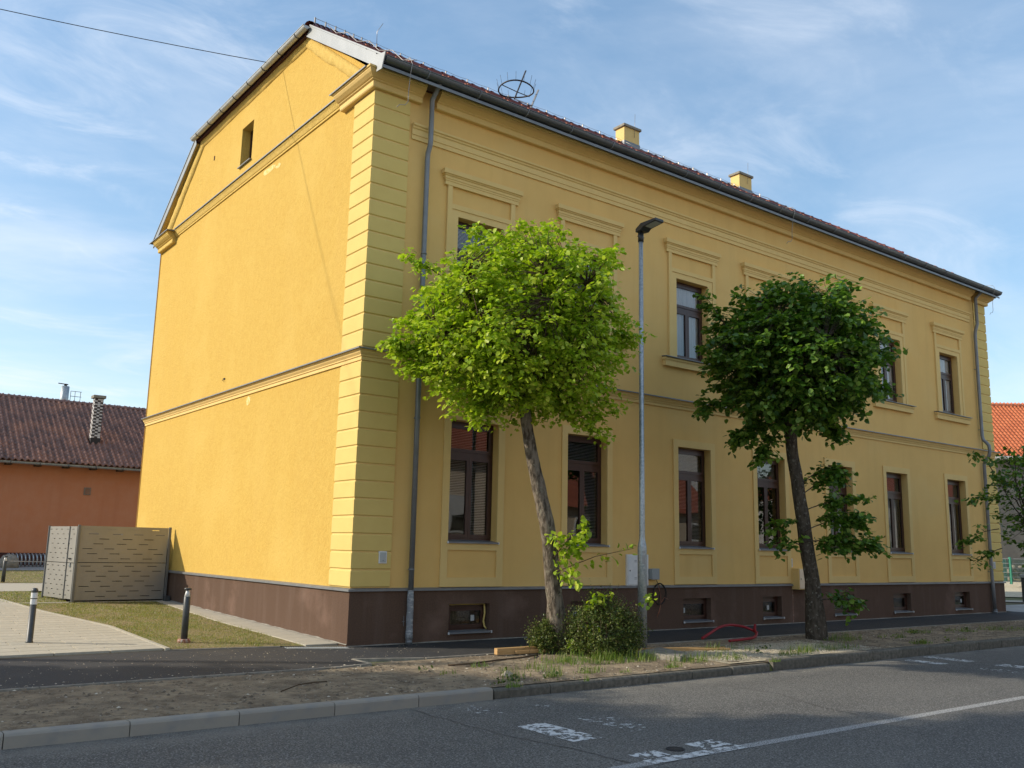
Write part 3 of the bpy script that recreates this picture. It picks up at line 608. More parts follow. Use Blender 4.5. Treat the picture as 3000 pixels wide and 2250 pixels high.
# gable string at eaves level
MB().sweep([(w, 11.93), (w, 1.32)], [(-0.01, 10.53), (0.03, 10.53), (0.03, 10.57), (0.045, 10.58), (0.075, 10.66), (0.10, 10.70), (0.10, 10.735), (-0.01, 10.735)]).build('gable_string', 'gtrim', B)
MB().sweep([(w, 11.84), (w, 1.42)], [(-0.01, 10.738), (0.12, 10.738), (0.12, 10.72), (0.13, 10.72), (0.13, 10.745), (-0.01, 10.79)]).build('gable_string_flashing', 'zinc', B)
# rough rounded band under the verge
def gband(a, b, wd=0.26, nrm=(0, 0)):
    ay, az = a; by, bz = b; n = 40; m = MB(); vs = []
    for i in range(n + 1):
        t = i / n; yy = ay + (by - ay) * t; z_ = az + (bz - az) * t
        wv = wd + 0.035 * noise.noise((t * 9, ay, 0))
        for (s, o) in ((0, -0.01), (0, 0.06), (0.35, 0.075), (0.8, 0.055), (1.0, 0.02), (1.05, -0.01)):
            vs.append((w - o - (0.012 * noise.noise((t * 14, s * 3, az)) if o > 0 else 0), yy + nrm[0] * wv * s, z_ + nrm[1] * wv * s))
    m.add(vs, [(i * 6 + j, i * 6 + j + 1, (i + 1) * 6 + j + 1, (i + 1) * 6 + j) for i in range(n) for j in range(5)], True); return m
sl = (13.02 - 10.75) / 3.24; c_ = 1 / math.hypot(1, sl)
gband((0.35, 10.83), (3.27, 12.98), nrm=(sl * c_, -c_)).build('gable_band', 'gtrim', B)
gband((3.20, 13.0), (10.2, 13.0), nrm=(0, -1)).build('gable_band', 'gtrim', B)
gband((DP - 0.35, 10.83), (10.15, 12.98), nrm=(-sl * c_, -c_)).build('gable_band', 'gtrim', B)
# frieze
MB().sweep([(0.86, w), (22.95, w)], [(-0.01, 9.61), (0.03, 9.61), (0.03, 9.70), (0.045, 9.703), (0.045, 9.82), (0.07, 9.84), (0.07, 9.865), (0.10, 9.885), (0.10, 9.925), (-0.01, 9.93)]).build('frieze', 'trim', B)

# window surrounds: one mesh each kind, shared
def ring(mb_, a, b, y0, y1):
    """frame between rectangles a (outer) and b (inner) as four boxes butted"""
    mb_.box(a[0], a[1], y0, y1, b[3], a[3]); mb_.box(a[0], a[1], y0, y1, a[2], b[2]); mb_.box(a[0], b[0], y0, y1, b[2], b[3]); mb_.box(b[1], a[1], y0, y1, b[2], b[3]); return mb_
gs_ = MB()
gs_.box(-0.73, 0.73, 0, 0.028, 4.165, 4.335).box(-0.73, -0.575, 0, 0.028, 1.84, 4.165).box(0.575, 0.73, 0, 0.028, 1.84, 4.165)
gs_.box(-0.73, 0.73, 0, 0.028, 1.68, 1.84).box(-0.73, -0.575, 0, 0.028, 1.17, 1.68).box(0.575, 0.73, 0, 0.028, 1.17, 1.68).box(-0.73, 0.73, 0, 0.028, 1.0, 1.17)
me_gs = gs_.mesh('window_surround'); me_gs.materials.append(MT['trim'])
us_ = MB()
us_.box(-0.85, -0.74, -0.018, 0.028, 6.305, 8.875).box(0.74, 0.85, -0.018, 0.028, 6.305, 8.875).box(-0.74, 0.74, -0.018, 0.028, 8.41, 8.51)
us_.box(-0.74, 0.74, 0, 0.028, 8.27, 8.41).box(-0.74, -0.575, 0, 0.028, 6.305, 8.27).box(0.575, 0.74, 0, 0.028, 6.305, 8.27)
me_us = us_.mesh('window_surround'); me_us.materials.append(MT['trim'])
def capped(x0, x1, prof):   # a moulding with mitred returns
    return MB().sweep([(x0, 0.028), (x0, 0.027), (x1, 0.027), (x1, 0.028)], prof)
ln = capped(-0.87, 0.87, [(-0.005, 8.875), (0.055, 8.875), (0.055, 8.955), (0.066, 8.958), (0.066, 8.995), (0.078, 8.998), (0.078, 9.05), (0.10, 9.065), (0.10, 9.08), (0.125, 9.09), (0.125, 9.185), (-0.005, 9.19)])
me_ln = ln.mesh('window_cornice'); me_ln.materials.append(MT['trim'])
sm_ = capped(-0.95, 0.95, [(-0.005, 6.05), (0.09, 6.05), (0.09, 6.16), (0.10, 6.18), (0.12, 6.20), (0.12, 6.245), (-0.005, 6.25)])
me_sm = sm_.mesh('sill_moulding'); me_sm.materials.append(MT['trim'])
sf = MB().add([(-1.08, -0.14, 6.252), (1.08, -0.14, 6.252), (1.08, 0.2, 6.285), (-1.08, 0.2, 6.285), (-1.08, -0.14, 6.268), (1.08, -0.14, 6.268), (1.08, 0.2, 6.302), (-1.08, 0.2, 6.302)],
              [(0, 3, 2, 1), (4, 5, 6, 7), (0, 1, 5, 4), (1, 2, 6, 5), (2, 3, 7, 6), (3, 0, 4, 7)])
me_sf = sf.mesh('sill'); me_sf.materials.append(MT['zinc'])
gsl = MB().add([(-0.59, -0.045, 1.808), (0.59, -0.045, 1.808), (0.57, 0.2, 1.845), (-0.57, 0.2, 1.845), (-0.59, -0.045, 1.835), (0.59, -0.045, 1.835), (0.57, 0.2, 1.872), (-0.57, 0.2, 1.872)],
               [(0, 3, 2, 1), (4, 5, 6, 7), (0, 1, 5, 4), (1, 2, 6, 5), (2, 3, 7, 6), (3, 0, 4, 7)])
me_gsl = gsl.mesh('sill'); me_gsl.materials.append(MT['zinc'])
gcap = MB().box(-0.605, -0.588, -0.05, -0.02, 1.80, 1.845).box(0.588, 0.605, -0.05, -0.02, 1.80, 1.845); me_gcap = gcap.mesh('sill_end_cap'); me_gcap.materials.append(MT['white'])
def win_parts(z0, z1, gz, mid, hw=0.575, yf=0.205):
    """frame, sashes, panes. z0..z1 opening, gz transom centre"""
    fr = MB()
    fr.box(-hw, hw, yf, yf + .07, z1 - .075, z1).box(-hw, hw, yf, yf + .07, z0, z0 + .06).box(-hw, -hw + .055, yf, yf + .07, z0 + .06, z1 - .075).box(hw - .055, hw, yf, yf + .07, z0 + .06, z1 - .075)
    if gz: fr.box(-hw + .055, hw - .055, yf, yf + .07, gz - .05, gz + .05)
    rects = []
    if gz:
        rects.append((-hw + .055, hw - .055, gz + .05, z1 - .075)); rects.append((-hw + .055, -.002, z0 + .06, gz - .05)); rects.append((.002, hw - .055, z0 + .06, gz - .05))
    else: rects.append((-hw + .055, hw - .055, z0 + .06, z1 - .075))
    sash = []; panes = []
    for a, b, c, d in rects:
        s_ = 0.062; m = MB(); m.box(a, b, yf - .018, yf + .045, c, c + s_).box(a, b, yf - .018, yf + .045, d - s_, d).box(a, a + s_, yf - .018, yf + .045, c + s_, d - s_).box(b - s_, b, yf - .018, yf + .045, c + s_, d - s_)
        me = m.mesh('sash'); me.materials.append(MT['frame']); sash.append(me)
        p = MB().add([(a + s_ - .004, yf + .01, c + s_ - .004), (b - s_ + .004, yf + .01, c + s_ - .004), (b - s_ + .004, yf + .01, d - s_ + .004), (a + s_ - .004, yf + .01, d - s_ + .004)], [(0, 1, 2, 3)]).mesh('pane', recalc=False); p.materials.append(MT['glass']); panes.append(p)
    me = fr.mesh('window'); me.materials.append(MT['frame']); return me, sash, panes
def blind_mesh(name, x0, x1, z0, z1, y0, m, pitch=0.032, tilt=0.014):
    b = MB(); z = z1
    b.box(x0, x1, y0 - .012, y0 + .012, z1, z1 + .025)
    while z > z0: b.add([(x0, y0 - .012, z - tilt), (x1, y0 - .012, z - tilt), (x1, y0 + .012, z), (x0, y0 + .012, z)], [(0, 1, 2, 3)]); z -= pitch
    me = b.mesh(name, recalc=False); me.materials.append(MT[m]); return me
MG = win_parts(1.86, 4.165, 3.52, True); MU = win_parts(6.30, 8.27, 7.58, True)
bl_g = [blind_mesh('blind', -0.52, 0.52, 3.6, 4.07, 0.265, 'blind'), blind_mesh('blind', -0.52, -0.02, 2.75, 3.46, 0.265, 'blind'), blind_mesh('blind', 0.02, 0.52, 1.96, 3.46, 0.265, 'blind')]
bl_u = blind_mesh('blind', -0.53, 0.53, 7.62, 8.18, 0.265, 'curtain', 0.028, 0.022)
def curtain_mesh(x0, x1, z0, z1, y0):
    b = MB(); n = 28; vs = []
    for i in range(n + 1):
        x = x0 + (x1 - x0) * i / n; yy = y0 + 0.018 * math.sin(i * 1.7) + 0.01 * math.sin(i * 0.6); vs += [(x, yy, z0), (x, yy, z1)]
    b.add(vs, [(2 * i, 2 * i + 2, 2 * i + 3, 2 * i + 1) for i in range(n)], True); me = b.mesh('curtain', recalc=False); me.materials.append(MT['curtain']); return me
cu_u = [curtain_mesh(-0.54, -0.02, 6.33, 7.52, 0.27), curtain_mesh(0.02, 0.54, 6.33, 7.52, 0.27)]
cu_g = curtain_mesh(-0.5, 0.5, 1.9, 3.46, 0.36)
for i, cx_ in enumerate(CX):
    o = inst('window', MG[0], B, (cx_, 0, 0))
    for me in MG[1]: inst('sash', me, o, (0, 0, 0))
    for me in MG[2]: inst('pane', me, o, (0, 0, 0))
    for k, me in enumerate(bl_g):
        if i in (0, 2) or k == 0 or (i in (1, 5) and k == 2): inst('blind', me, o, (0, 0, 0))
    if i in (4, 5, 6): inst('curtain', cu_g, o, (0, 0, 0))
    inst('sill', me_gsl, o, (0, 0, 0)); inst('sill_end_cap', me_gcap, o, (0, 0, 0))
    inst('window_surround', me_gs, B, (cx_, 0, 0))
    o = inst('window', MU[0], B, (cx_, 0, 0))
    for me in MU[1]: inst('sash', me, o, (0, 0, 0))
    for me in MU[2]: inst('pane', me, o, (0, 0, 0))
    if i in (0, 1, 3): inst('blind', bl_u, o, (0, 0, 0))
    else: inst('curtain', curtain_mesh(-0.54, 0.54, 7.60, 8.22, 0.27), o, (0, 0, 0))
    for me in cu_u: inst('curtain', me, o, (0, 0, 0))
    inst('sill', me_sf, o, (0, 0, 0)); inst('window_surround', me_us, B, (cx_, 0, 0))
    inst('window_cornice', me_ln, B, (cx_, 0, 0)); inst('sill_moulding', me_sm, B, (cx_, 0, 0))
for i, (a, b, c, d) in enumerate(BO):
    hw = (b - a) / 2; cx_ = (a + b) / 2; fr, sa, pa = win_parts(c + 0.02, d, None, False, hw, 0.14)
    o = inst('basement_window', fr, B, (cx_, 0, 0)); inst('sash', sa[0], o, (0, 0, 0)); inst('pane', pa[0], o, (0, 0, 0))
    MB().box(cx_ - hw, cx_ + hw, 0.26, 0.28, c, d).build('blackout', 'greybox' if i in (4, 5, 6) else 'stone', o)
    s = MB().add([(cx_ - hw - .015, -0.055, c - .012), (cx_ + hw + .015, -0.055, c - .012), (cx_ + hw, 0.14, c + .012), (cx_ - hw, 0.14, c + .012), (cx_ - hw - .015, -0.055, c + .016), (cx_ + hw + .015, -0.055, c + .016), (cx_ + hw, 0.14, c + .04), (cx_ - hw, 0.14, c + .04)],
                 [(0, 3, 2, 1), (4, 5, 6, 7), (0, 1, 5, 4), (1, 2, 6, 5), (2, 3, 7, 6), (3, 0, 4, 7)])
    s.build('sill', 'zinc', o)
    MB().box(cx_ - hw - .03, cx_ - hw - .014, -.06, -.03, c - .02, c + .025).box(cx_ + hw + .014, cx_ + hw + .03, -.06, -.03, c - .02, c + .025).build('sill_end_cap', 'white', o)
    if i in (0, 1, 2, 3, 6):
        xs_ = {0: 0.12, 1: -0.28, 2: -0.36, 3: -0.05, 6: 0.12}[i]; MB().box(cx_ + xs_, cx_ + xs_ + 0.085, 0.134, 0.138, c + .2, c + .31).build('sticker', 'paper', o)
    if i == 0:
        MB().tube([(cx_ + hw - .06, .1, d - .01), (cx_ + hw - .05, .09, .5), (cx_ + hw - .07, .1, .35), (cx_ + hw - .05, .085, .24), (cx_ + hw - .015, .07, .2)], 0.018, 6).tube([(cx_ - hw + .02, .1, d - .012), (cx_ + hw - .06, .1, d - .012)], 0.014, 6).build('foam_strip', 'quoin', o)
# attic window
ay = (AT[0] + AT[1]) / 2
aw = MB(); ring(aw, (AT[0], AT[1], AT[2], AT[3]), (AT[0] + .06, AT[1] - .06, AT[2] + .06, AT[3] - .06), .22, .28)
aw.v = [(w + y_ - 0.0, x_, z_) for x_, y_, z_ in aw.v]; awo = aw.build('window', 'frame', B)
pn = MB().box(AT[0] + .055, AT[1] - .055, .245, .255, AT[2] + .055, AT[3] - .055); pn.v = [(w + y_, x_, z_) for x_, y_, z_ in pn.v]; pn.build('pane', 'glass', awo)
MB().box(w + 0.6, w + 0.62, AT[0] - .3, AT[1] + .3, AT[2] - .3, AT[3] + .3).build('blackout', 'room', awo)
MB().add([(-.03, AT[0] - .03, AT[2] - .02), (-.03, AT[1] + .03, AT[2] - .02), (.25, AT[1], AT[2] + .02), (.25, AT[0], AT[2] + .02), (-.03, AT[0] - .03, AT[2]), (-.03, AT[1] + .03, AT[2]), (.25, AT[1], AT[2] + .04), (.25, AT[0], AT[2] + .04)],
         [(0, 3, 2, 1), (4, 5, 6, 7), (0, 1, 5, 4), (1, 2, 6, 5), (2, 3, 7, 6), (3, 0, 4, 7)]).build('sill', 'zinc', awo)
MB().box(w - .012, w + .005, 9.10, 9.16, 12.0, 12.12).build('vent_stub', 'brown', B)
MB().box(w - .02, w, 7.0, 7.06, 5.62, 5.66).tube([(w - .03, 7.03, 5.65), (w - .05, 7.03, 5.60), (w - .02, 7.03, 5.58)], .008, 6).build('wall_hook', 'iron', B)

MT['smear'] = mat('filler_patch', (0.78, 0.60, 0.30), 0.95, spec=0.1, var=(0.70, 0.47, 0.14), vscale=16, vmix=(0.42, 0.58), bump=0.8, bscale=30)
def smear(cy_, cz_, ry_, rz_, sd_, rot=0.0):
    t = MB(); vs = [(w - .006, cy_, cz_)]; n = 22
    for k in range(n):
        a = 2 * math.pi * k / n; q = 1 + .55 * noise.noise((math.cos(a) * 1.6, math.sin(a) * 1.6, sd_)); yy = ry_ * q * math.cos(a); z_ = rz_ * q * math.sin(a); vs.append((w - .003, cy_ + yy * math.cos(rot) - z_ * math.sin(rot), cz_ + yy * math.sin(rot) + z_ * math.cos(rot)))
    t.add(vs, [(0, 1 + k, 1 + (k + 1) % n) for k in range(n)], True); t.build('plaster_patch', 'smear', B, recalc=False)
smear(5.15, 10.40, .38, .07, 1.0); smear(4.6, 10.33, .14, .05, 2.0); smear(5.4, 4.93, .12, .09, 3.0)
# roof -------------------------------------------------------------
EZ, RZ, EY, RY = 10.80, 15.45, -0.42, 6.68
X0, X1 = -0.13, L + 0.13
HZ, HY = 13.01, 2.95; RX0, RX1 = 3.5, L - 3.5
rf = MB()
rf.add([(X0, EY, EZ), (X1, EY, EZ), (X1, HY, HZ), (RX1, RY, RZ), (RX0, RY, RZ), (X0, HY, HZ)], [(0, 1, 2, 3, 4, 5)])
by, hb = 2 * RY - EY, 2 * RY - HY
rf.add([(X0, by, EZ), (X1, by, EZ), (X1, hb, HZ), (RX1, RY, RZ), (RX0, RY, RZ), (X0, hb, HZ)], [(5, 4, 3, 2, 1, 0)])
rf.add([(X0, HY, HZ), (RX0, RY, RZ), (X0, hb, HZ)], [(0, 1, 2)]); rf.add([(X1, HY, HZ), (X1, hb, HZ), (RX1, RY, RZ)], [(0, 1, 2)])
rf.add([(X0, EY, EZ), (X0, HY, HZ), (X0, hb, HZ), (X0, by, EZ)], [(0, 1, 2, 3)]) if False else None
ro = rf.build('roof', 'tile_s', B, recalc=False)
# soffit closing the eaves
MB().box(X0 + .03, X1 - .03, -0.40, w, 10.70, 10.78).build('soffit', 'brown', B)
MB().box(X0 + .03, X1 - .03, DP - w, DP + 0.4, 10.70, 10.78).build('soffit', 'brown', B)
MB().box(X0 + .02, X0 + .17, 3.0, 10.3, 12.90, 12.95).build('soffit', 'brown', B)
sv = Vector((0, RY - EY, RZ - EZ)); SL = sv.length; sv /= SL; nv = Vector((0, -sv.z, sv.y))
def pantile(wd, ln_, amp, th=0.014, n=6):
    vs = []; fs = []
    for k in range(n + 1):
        x = wd * k / n; h = amp * math.sin(2 * math.pi * k / n); vs += [(x, 0, h + 0.022), (x, ln_, h)]
    m0 = len(vs)
    for k in range(n + 1): x = wd * k / n; h = amp * math.sin(2 * math.pi * k / n); vs.append((x, 0, h + 0.022 - th - 0.012))
    for k in range(n): fs.append((2 * k, 2 * k + 2, 2 * k + 3, 2 * k + 1)); fs.append((m0 + k, m0 + k + 1, 2 * k + 2, 2 * k))
    return vs, fs
TW, TL = 0.30, 0.365
tv, tf = pantile(TW, TL + 0.05, 0.022)
tme = bpy.data.meshes.new('roof_tile'); tme.from_pydata(tv, [], tf); tme.materials.append(MT['tile']); tme.polygons.foreach_set('use_smooth', [True] * len(tf)); tme.update()
rows = int(SL / TL); cols = int((X1 - X0) / TW); ang = math.atan2(sv.z, sv.y); stuffP = []
for j in range(rows):
    s = j * TL; yv = EY + sv.y * s
    if yv > HY: ins = (yv - HY) / (RY - HY) * 3.6
    else: ins = 0
    for i in range(cols):
        x = X0 + 0.02 + i * TW
        if x < X0 + ins or x + TW > X1 - ins: continue
        p = Vector((x, EY - 0.03, EZ)) + sv * s + nv * 0.015
        if j < 3: o = inst('roof_tile', tme, B, p, (ang, 0, 0))
        else: stuffP.append(tuple(p + nv * random.uniform(0, 0.004)))
P = np.array(stuffP); n_ = len(P)
V, F = replicate(tv, tf, P, np.tile((1, 0, 0), (n_, 1)).astype(float), np.tile(tuple(sv), (n_, 1)), np.tile(tuple(nv), (n_, 1)))
fast_mesh('roof_tiles', V, F, 'tile_s', B, smooth=True)['kind'] = 'stuff'
# ridge and hip tiles
def ridge_tiles(a, b, m='tile', r=0.12, Lt=0.36, par=B, nm='ridge_tile'):
    a = Vector(a); b = Vector(b); d = b - a; n = int(d.length / Lt); d.normalize()
    t = MB(); k = 7; vs = []
    for q, rr in ((0, r * 1.12), (0.08, r * 1.12), (0.085, r), (Lt + 0.03, r * 0.92)):
        for i in range(k): an = math.pi * (i / (k - 1)); vs.append((q, -math.cos(an) * rr, math.sin(an) * rr))
    t.add(vs, [(s_ * k + i, s_ * k + i + 1, (s_ + 1) * k + i + 1, (s_ + 1) * k + i) for s_ in range(3) for i in range(k - 1)], True)
    me = t.mesh(nm, recalc=False); me.materials.append(MT[m]); rot = d.to_track_quat('X', 'Z').to_euler()
    base = wloc(par)
    for i in range(n): o = inst(nm, me, par, a + d * (i * Lt) - base, rot)
ridge_tiles((RX0, RY, RZ - 0.02), (RX1, RY, RZ - 0.02)); ridge_tiles((X0, HY, HZ - .01), (RX0, RY, RZ - .02), nm='hip_tile'); ridge_tiles((X1, HY, HZ - .01), (RX1, RY, RZ - .02), nm='hip_tile')
# snow stoppers: small bright clay lugs in a row
lug = MB().box(-.035, .035, -.02, .05, 0, .04); lme = lug.mesh('snow_guard'); MT['lug'] = mat('new_clay_lug', (0.34, 0.13, 0.08), 0.8, spec=0.1); lme.materials.append(MT['lug'])
for row in (1.24, 4.2):
    for i in range(40):
        p = Vector((0.775 + i * .575, EY, EZ)) + sv * row + nv * 0.05
        inst('snow_guard', lme, B, p, (ang, 0, 0))
# gutters
def gutter(a, b, name='gutter', m='gutter', rad=0.085, wall_dir=(0, 1, 0)):
    a = Vector(a); b = Vector(b); d = (b - a).normalized(); u = Vector((0, 0, 1)); s = Vector(wall_dir); t = MB(); n = 12; vs = []
    for p in (a, b):
        for rr in (rad, rad - 0.008):
            for i in range(n + 1): an = math.pi * i / n; vs.append(p + s * (math.cos(an) * rr) - u * (math.sin(an) * rr))
    m_ = n + 1; fs = []
    for i in range(n): fs.append((i, i + 1, 2 * m_ + i + 1, 2 * m_ + i)); fs.append((m_ + i, 3 * m_ + i, 3 * m_ + i + 1, m_ + i + 1))
    t.add(vs, fs, True)
    for p in (a, b): t.add([p + s * (math.cos(math.pi * i / n) * rad) - u * (math.sin(math.pi * i / n) * rad) for i in range(n + 1)], [tuple(range(n + 1))])
    t.tube([a - s * rad, b - s * rad], 0.012, 6); return t.build(name, m, B, recalc=False)
GY = -0.49; GZ = 10.775
gtt = gutter((X0 + .04, GY, GZ), (X1 - .03, GY, GZ), rad=0.105)
for i in range(20):
    x = 0.85 + i * 1.225
    t = MB(); pts = [(x, GY + 0.112 * math.cos(math.pi * k / 8), GZ - 0.112 * math.sin(math.pi * k / 8)) for k in range(9)]
    for k in range(8): t.bar(pts[k], pts[k + 1], 0.026, 0.006, up=(1, 0, 0)) if False else t.tube([pts[k], pts[k + 1]], 0.015, 4)
    t.build('gutter_bracket', 'zinc', gtt)
MB().sweep([(X0 + .02, -0.36), (X1 - .02, -0.36)], [(0, 10.66), (0.115, 10.61), (0.115, 10.575), (0.125, 10.575), (0.125, 10.635), (0.0, 10.72)]).build('eaves_flashing', 'zinc', B)
MB().sweep([(X0 + .05, -0.36), (X1 - .05, -0.36)], [(-.3, 10.695), (0.09, 10.695), (0.09, 10.72), (-.3, 10.715)]).build('eaves_board', 'gutter', B)
# half-hip gutter on the gable
hg = gutter((-0.22, 2.92, 12.99), (-0.22, 10.38, 12.99), 'gutter', 'pale_zinc', 0.075, (1, 0, 0))
for i in range(8):
    yy = 3.4 + i * 0.93; t = MB()
    pts = [(-0.22 + 0.085 * math.cos(math.pi * k / 8), yy, 12.99 - 0.085 * math.sin(math.pi * k / 8)) for k in range(9)]
    for k in range(8): t.tube([pts[k], pts[k + 1]], 0.010, 4)
    t.build('gutter_bracket', 'gutter', hg)
# verge boards of pale sheet metal
def verge(x, ya, za, yb, zb, name='verge_board'):
    dy, dz = yb - ya, zb - za; l = math.hypot(dy, dz); ny, nz_ = (-dz / l, dy / l) if dy > 0 else (dz / l, -dy / l); s = 1 if x < 5 else -1
    t = MB()
    def q(o0, o1, x0_, x1_):
        t.add([(xx, yy + ny * o, z_ + nz_ * o) for xx in (x0_, x1_) for yy, z_ in ((ya, za), (yb, zb)) for o in (o0, o1)], [(0, 1, 3, 2), (4, 6, 7, 5), (0, 4, 5, 1), (2, 3, 7, 6), (0, 2, 6, 4), (1, 5, 7, 3)])
    q(-0.20, 0.03, x, x + s * 0.012); q(0.03, 0.042, x, x + s * 0.20); q(-0.225, -0.195, x - s * 0.012, x + s * 0.02); q(0.015, 0.046, x - s * 0.018, x)
    o = t.build(name, 'verge', B)
    return o
vb = verge(X0 - 0.0, -0.46, 10.80, HY, HZ)
scm = MB()
for k in range(8):
    t = 0.06 + k * 0.125; scm.box(X0 - .018, X0, -0.46 + 3.4 * t - .008, -0.46 + 3.4 * t + .008, 10.80 + 2.3 * t - .008, 10.80 + 2.3 * t + .008)
scm.build('screw', 'iron', vb)
verge(X0, by + .04, 10.80, hb, HZ); verge(X1, -0.46, 10.80, HY, HZ); verge(X1, by, 10.80, hb, HZ)
MB().add([(X0 - .02, -0.62, 10.82), (X0 - .02, -0.40, 10.86), (X0 - .02, -0.30, 10.54), (X0 - .02, -0.50, 10.52), (X0 + .0, -0.62, 10.82), (X0 + .0, -0.40, 10.86), (X0 + .0, -0.30, 10.54), (X0 + .0, -0.50, 10.52)],
         [(0, 1, 2, 3), (7, 6, 5, 4), (0, 4, 5, 1), (1, 5, 6, 2), (2, 6, 7, 3), (3, 7, 4, 0)]).build('gutter_end_plate', 'verge', B)
for ya, za, yb, zb in ((EY + .3, EZ + .2 - .24, HY + .06, HZ - .16), (by - .3, EZ + .2 - .24, hb - .06, HZ - .16)):
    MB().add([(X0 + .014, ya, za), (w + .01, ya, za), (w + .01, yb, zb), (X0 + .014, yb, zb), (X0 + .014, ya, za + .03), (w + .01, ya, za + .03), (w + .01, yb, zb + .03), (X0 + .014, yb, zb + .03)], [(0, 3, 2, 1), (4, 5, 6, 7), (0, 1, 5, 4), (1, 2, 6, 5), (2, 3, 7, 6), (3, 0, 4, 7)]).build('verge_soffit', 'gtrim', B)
# chimneys
def chimney(x0, x1, y0, y1, zb, zt):
    c = MB().box(x0, x1, y0, y1, zb, zt).build('chimney', 'trim', B)
    MB().box(x0 - .06, x1 + .06, y0 - .06, y1 + .06, zt, zt + .09).build('chimney_cap', 'conc', c, bevel=0.01)
    MB().box(x0 - .02, x1 + .02, y0 - .02, y1 + .02, zb, 15.55).build('flashing', 'zinc', c)
    MB().tube([((x0 + x1) / 2 + .1, y0 - .03, zt - .3), ((x0 + x1) / 2 + .1, y0 - .06, zt + .55)], .007, 5).build('lightning_rod', 'wire', c)
chimney(13.0, 13.72, 6.48, 6.90, 14.6, 16.06); chimney(19.2, 19.93, 6.55, 6.97, 14.6, 16.06)
# stork-nest ring on the roof
nr = empty('nest_frame', (7.4, 5.2, 14.6), 'dark steel ring with upright spikes and slanting struts on the roof, left of the chimneys', 'nest frame')
t = MB(); cxn, cyn, czn, rn = 7.42, 5.3, 15.02, 0.52
t.tube([(cxn + rn * math.cos(a), cyn + rn * math.sin(a), czn + 0.03 * math.sin(2 * a)) for a in np.linspace(0, 2 * math.pi, 33)], 0.022, 6, caps=False); t.build('ring', 'nest', nr)
for k in range(14):
    a = 2 * math.pi * k / 14; p = Vector((cxn + rn * math.cos(a), cyn + rn * math.sin(a), czn)); MB().tube([p, p + Vector((0.07 * math.cos(a), 0.07 * math.sin(a), 0.27))], 0.006, 4).build('spike', 'nest', nr)
MB().bar((cxn - .36, cyn - .4, 14.45), (cxn - 0.02, cyn - .47, 15.42), 0.06, 0.03).build('strut', 'nest', nr)
MB().bar((cxn + .28, cyn - .36, 14.4), (cxn + 0.66, cyn - .22, 15.15), 0.05, 0.03).build('strut', 'wire', nr)
MB().tube([(cxn - .5, cyn, czn - .02), (cxn, cyn - .1, czn - .12), (cxn + .5, cyn, czn - .05)], .014, 5).tube([(cxn + .3, cyn - .4, 14.45), (cxn + .2, cyn + .3, 14.9)], .014, 5).build('brace', 'nest', nr)
# lightning conductor
lw = MB(); n = 22; pts = []
for i in range(n * 3 + 1): x = RX0 + (RX1 - RX0) * i / (n * 3); pts.append((x, RY - .02, RZ + 0.19 - 0.025 * math.sin(math.pi * ((i / 3) % 1))))
hp = [(X0 + .2 + (RX0 - X0 - .2) * t_, HY + .2 + (RY - HY - .2) * t_, HZ + .38 + (RZ - HZ - .19) * t_) for t_ in np.linspace(0, 1, 8)]
lw.tube(hp + pts, 0.006, 4)
for i in range(n + 1): x = RX0 + (RX1 - RX0) * i / n; lw.box(x - .012, x + .012, RY - .02, RY + .02, RZ + .08, RZ + .195)
for p in hp: lw.box(p[0] - .015, p[0] + .015, p[1] - .015, p[1] + .015, p[2] - .14, p[2] + .015)
lw.build('lightning_conductor', 'wire', B)
MB().tube([(3.3, 6.3, 15.4), (3.24, 6.2, 15.7), (3.36, 6.1, 15.95)], .008, 4).build('lightning_rod', 'wire', B)
dw = []
for i in range(17):
    t_ = i / 16; p = Vector((0.25 + 0.35 * t_, 0, 0)) + Vector((0, HY - (HY - EY) * t_, HZ - (HZ - EZ) * t_)) + nv * (0.13 + 0.05 * math.cos(i * math.pi / 2)); dw.append(p)
MB().tube(dw, .009, 5).build('down_conductor', 'wire', B)
dw = []
for i in range(20):
    t_ = i / 19; p = Vector((12.2 + 3.6 * t_, RY, RZ)) - sv * (1.2 + 4.6 * t_) + nv * (0.12 + 0.03 * math.cos(i * math.pi / 2)); dw.append(p)
MB().tube(dw, .008, 5).build('down_conductor', 'wire', B)
# wires hanging over the gutter
for (x, lab) in ((0.44, 'loose end of wire hanging over the gutter at the near corner'), (12.4, 'loose end of wire hanging over the gutter right of the lamp'), (23.62, 'loose end of wire hanging over the gutter at the far corner')):
    o = MB().tube([(x - .06, -0.30, 10.95), (x - .03, -0.58, 10.90), (x, -0.62, 10.78), (x + .01, -0.55, 10.60), (x + .015, -0.50, 10.3), (x + .01, -0.5, 10.05), (x - .05, -0.5, 9.96), (x - .16, -0.49, 9.94), (x - .22, -0.49, 9.87)], 0.007, 5).build('hanging_wire', 'wire', None)
    tag(o, lab, 'wire', 'loose conductor wires at the eaves')
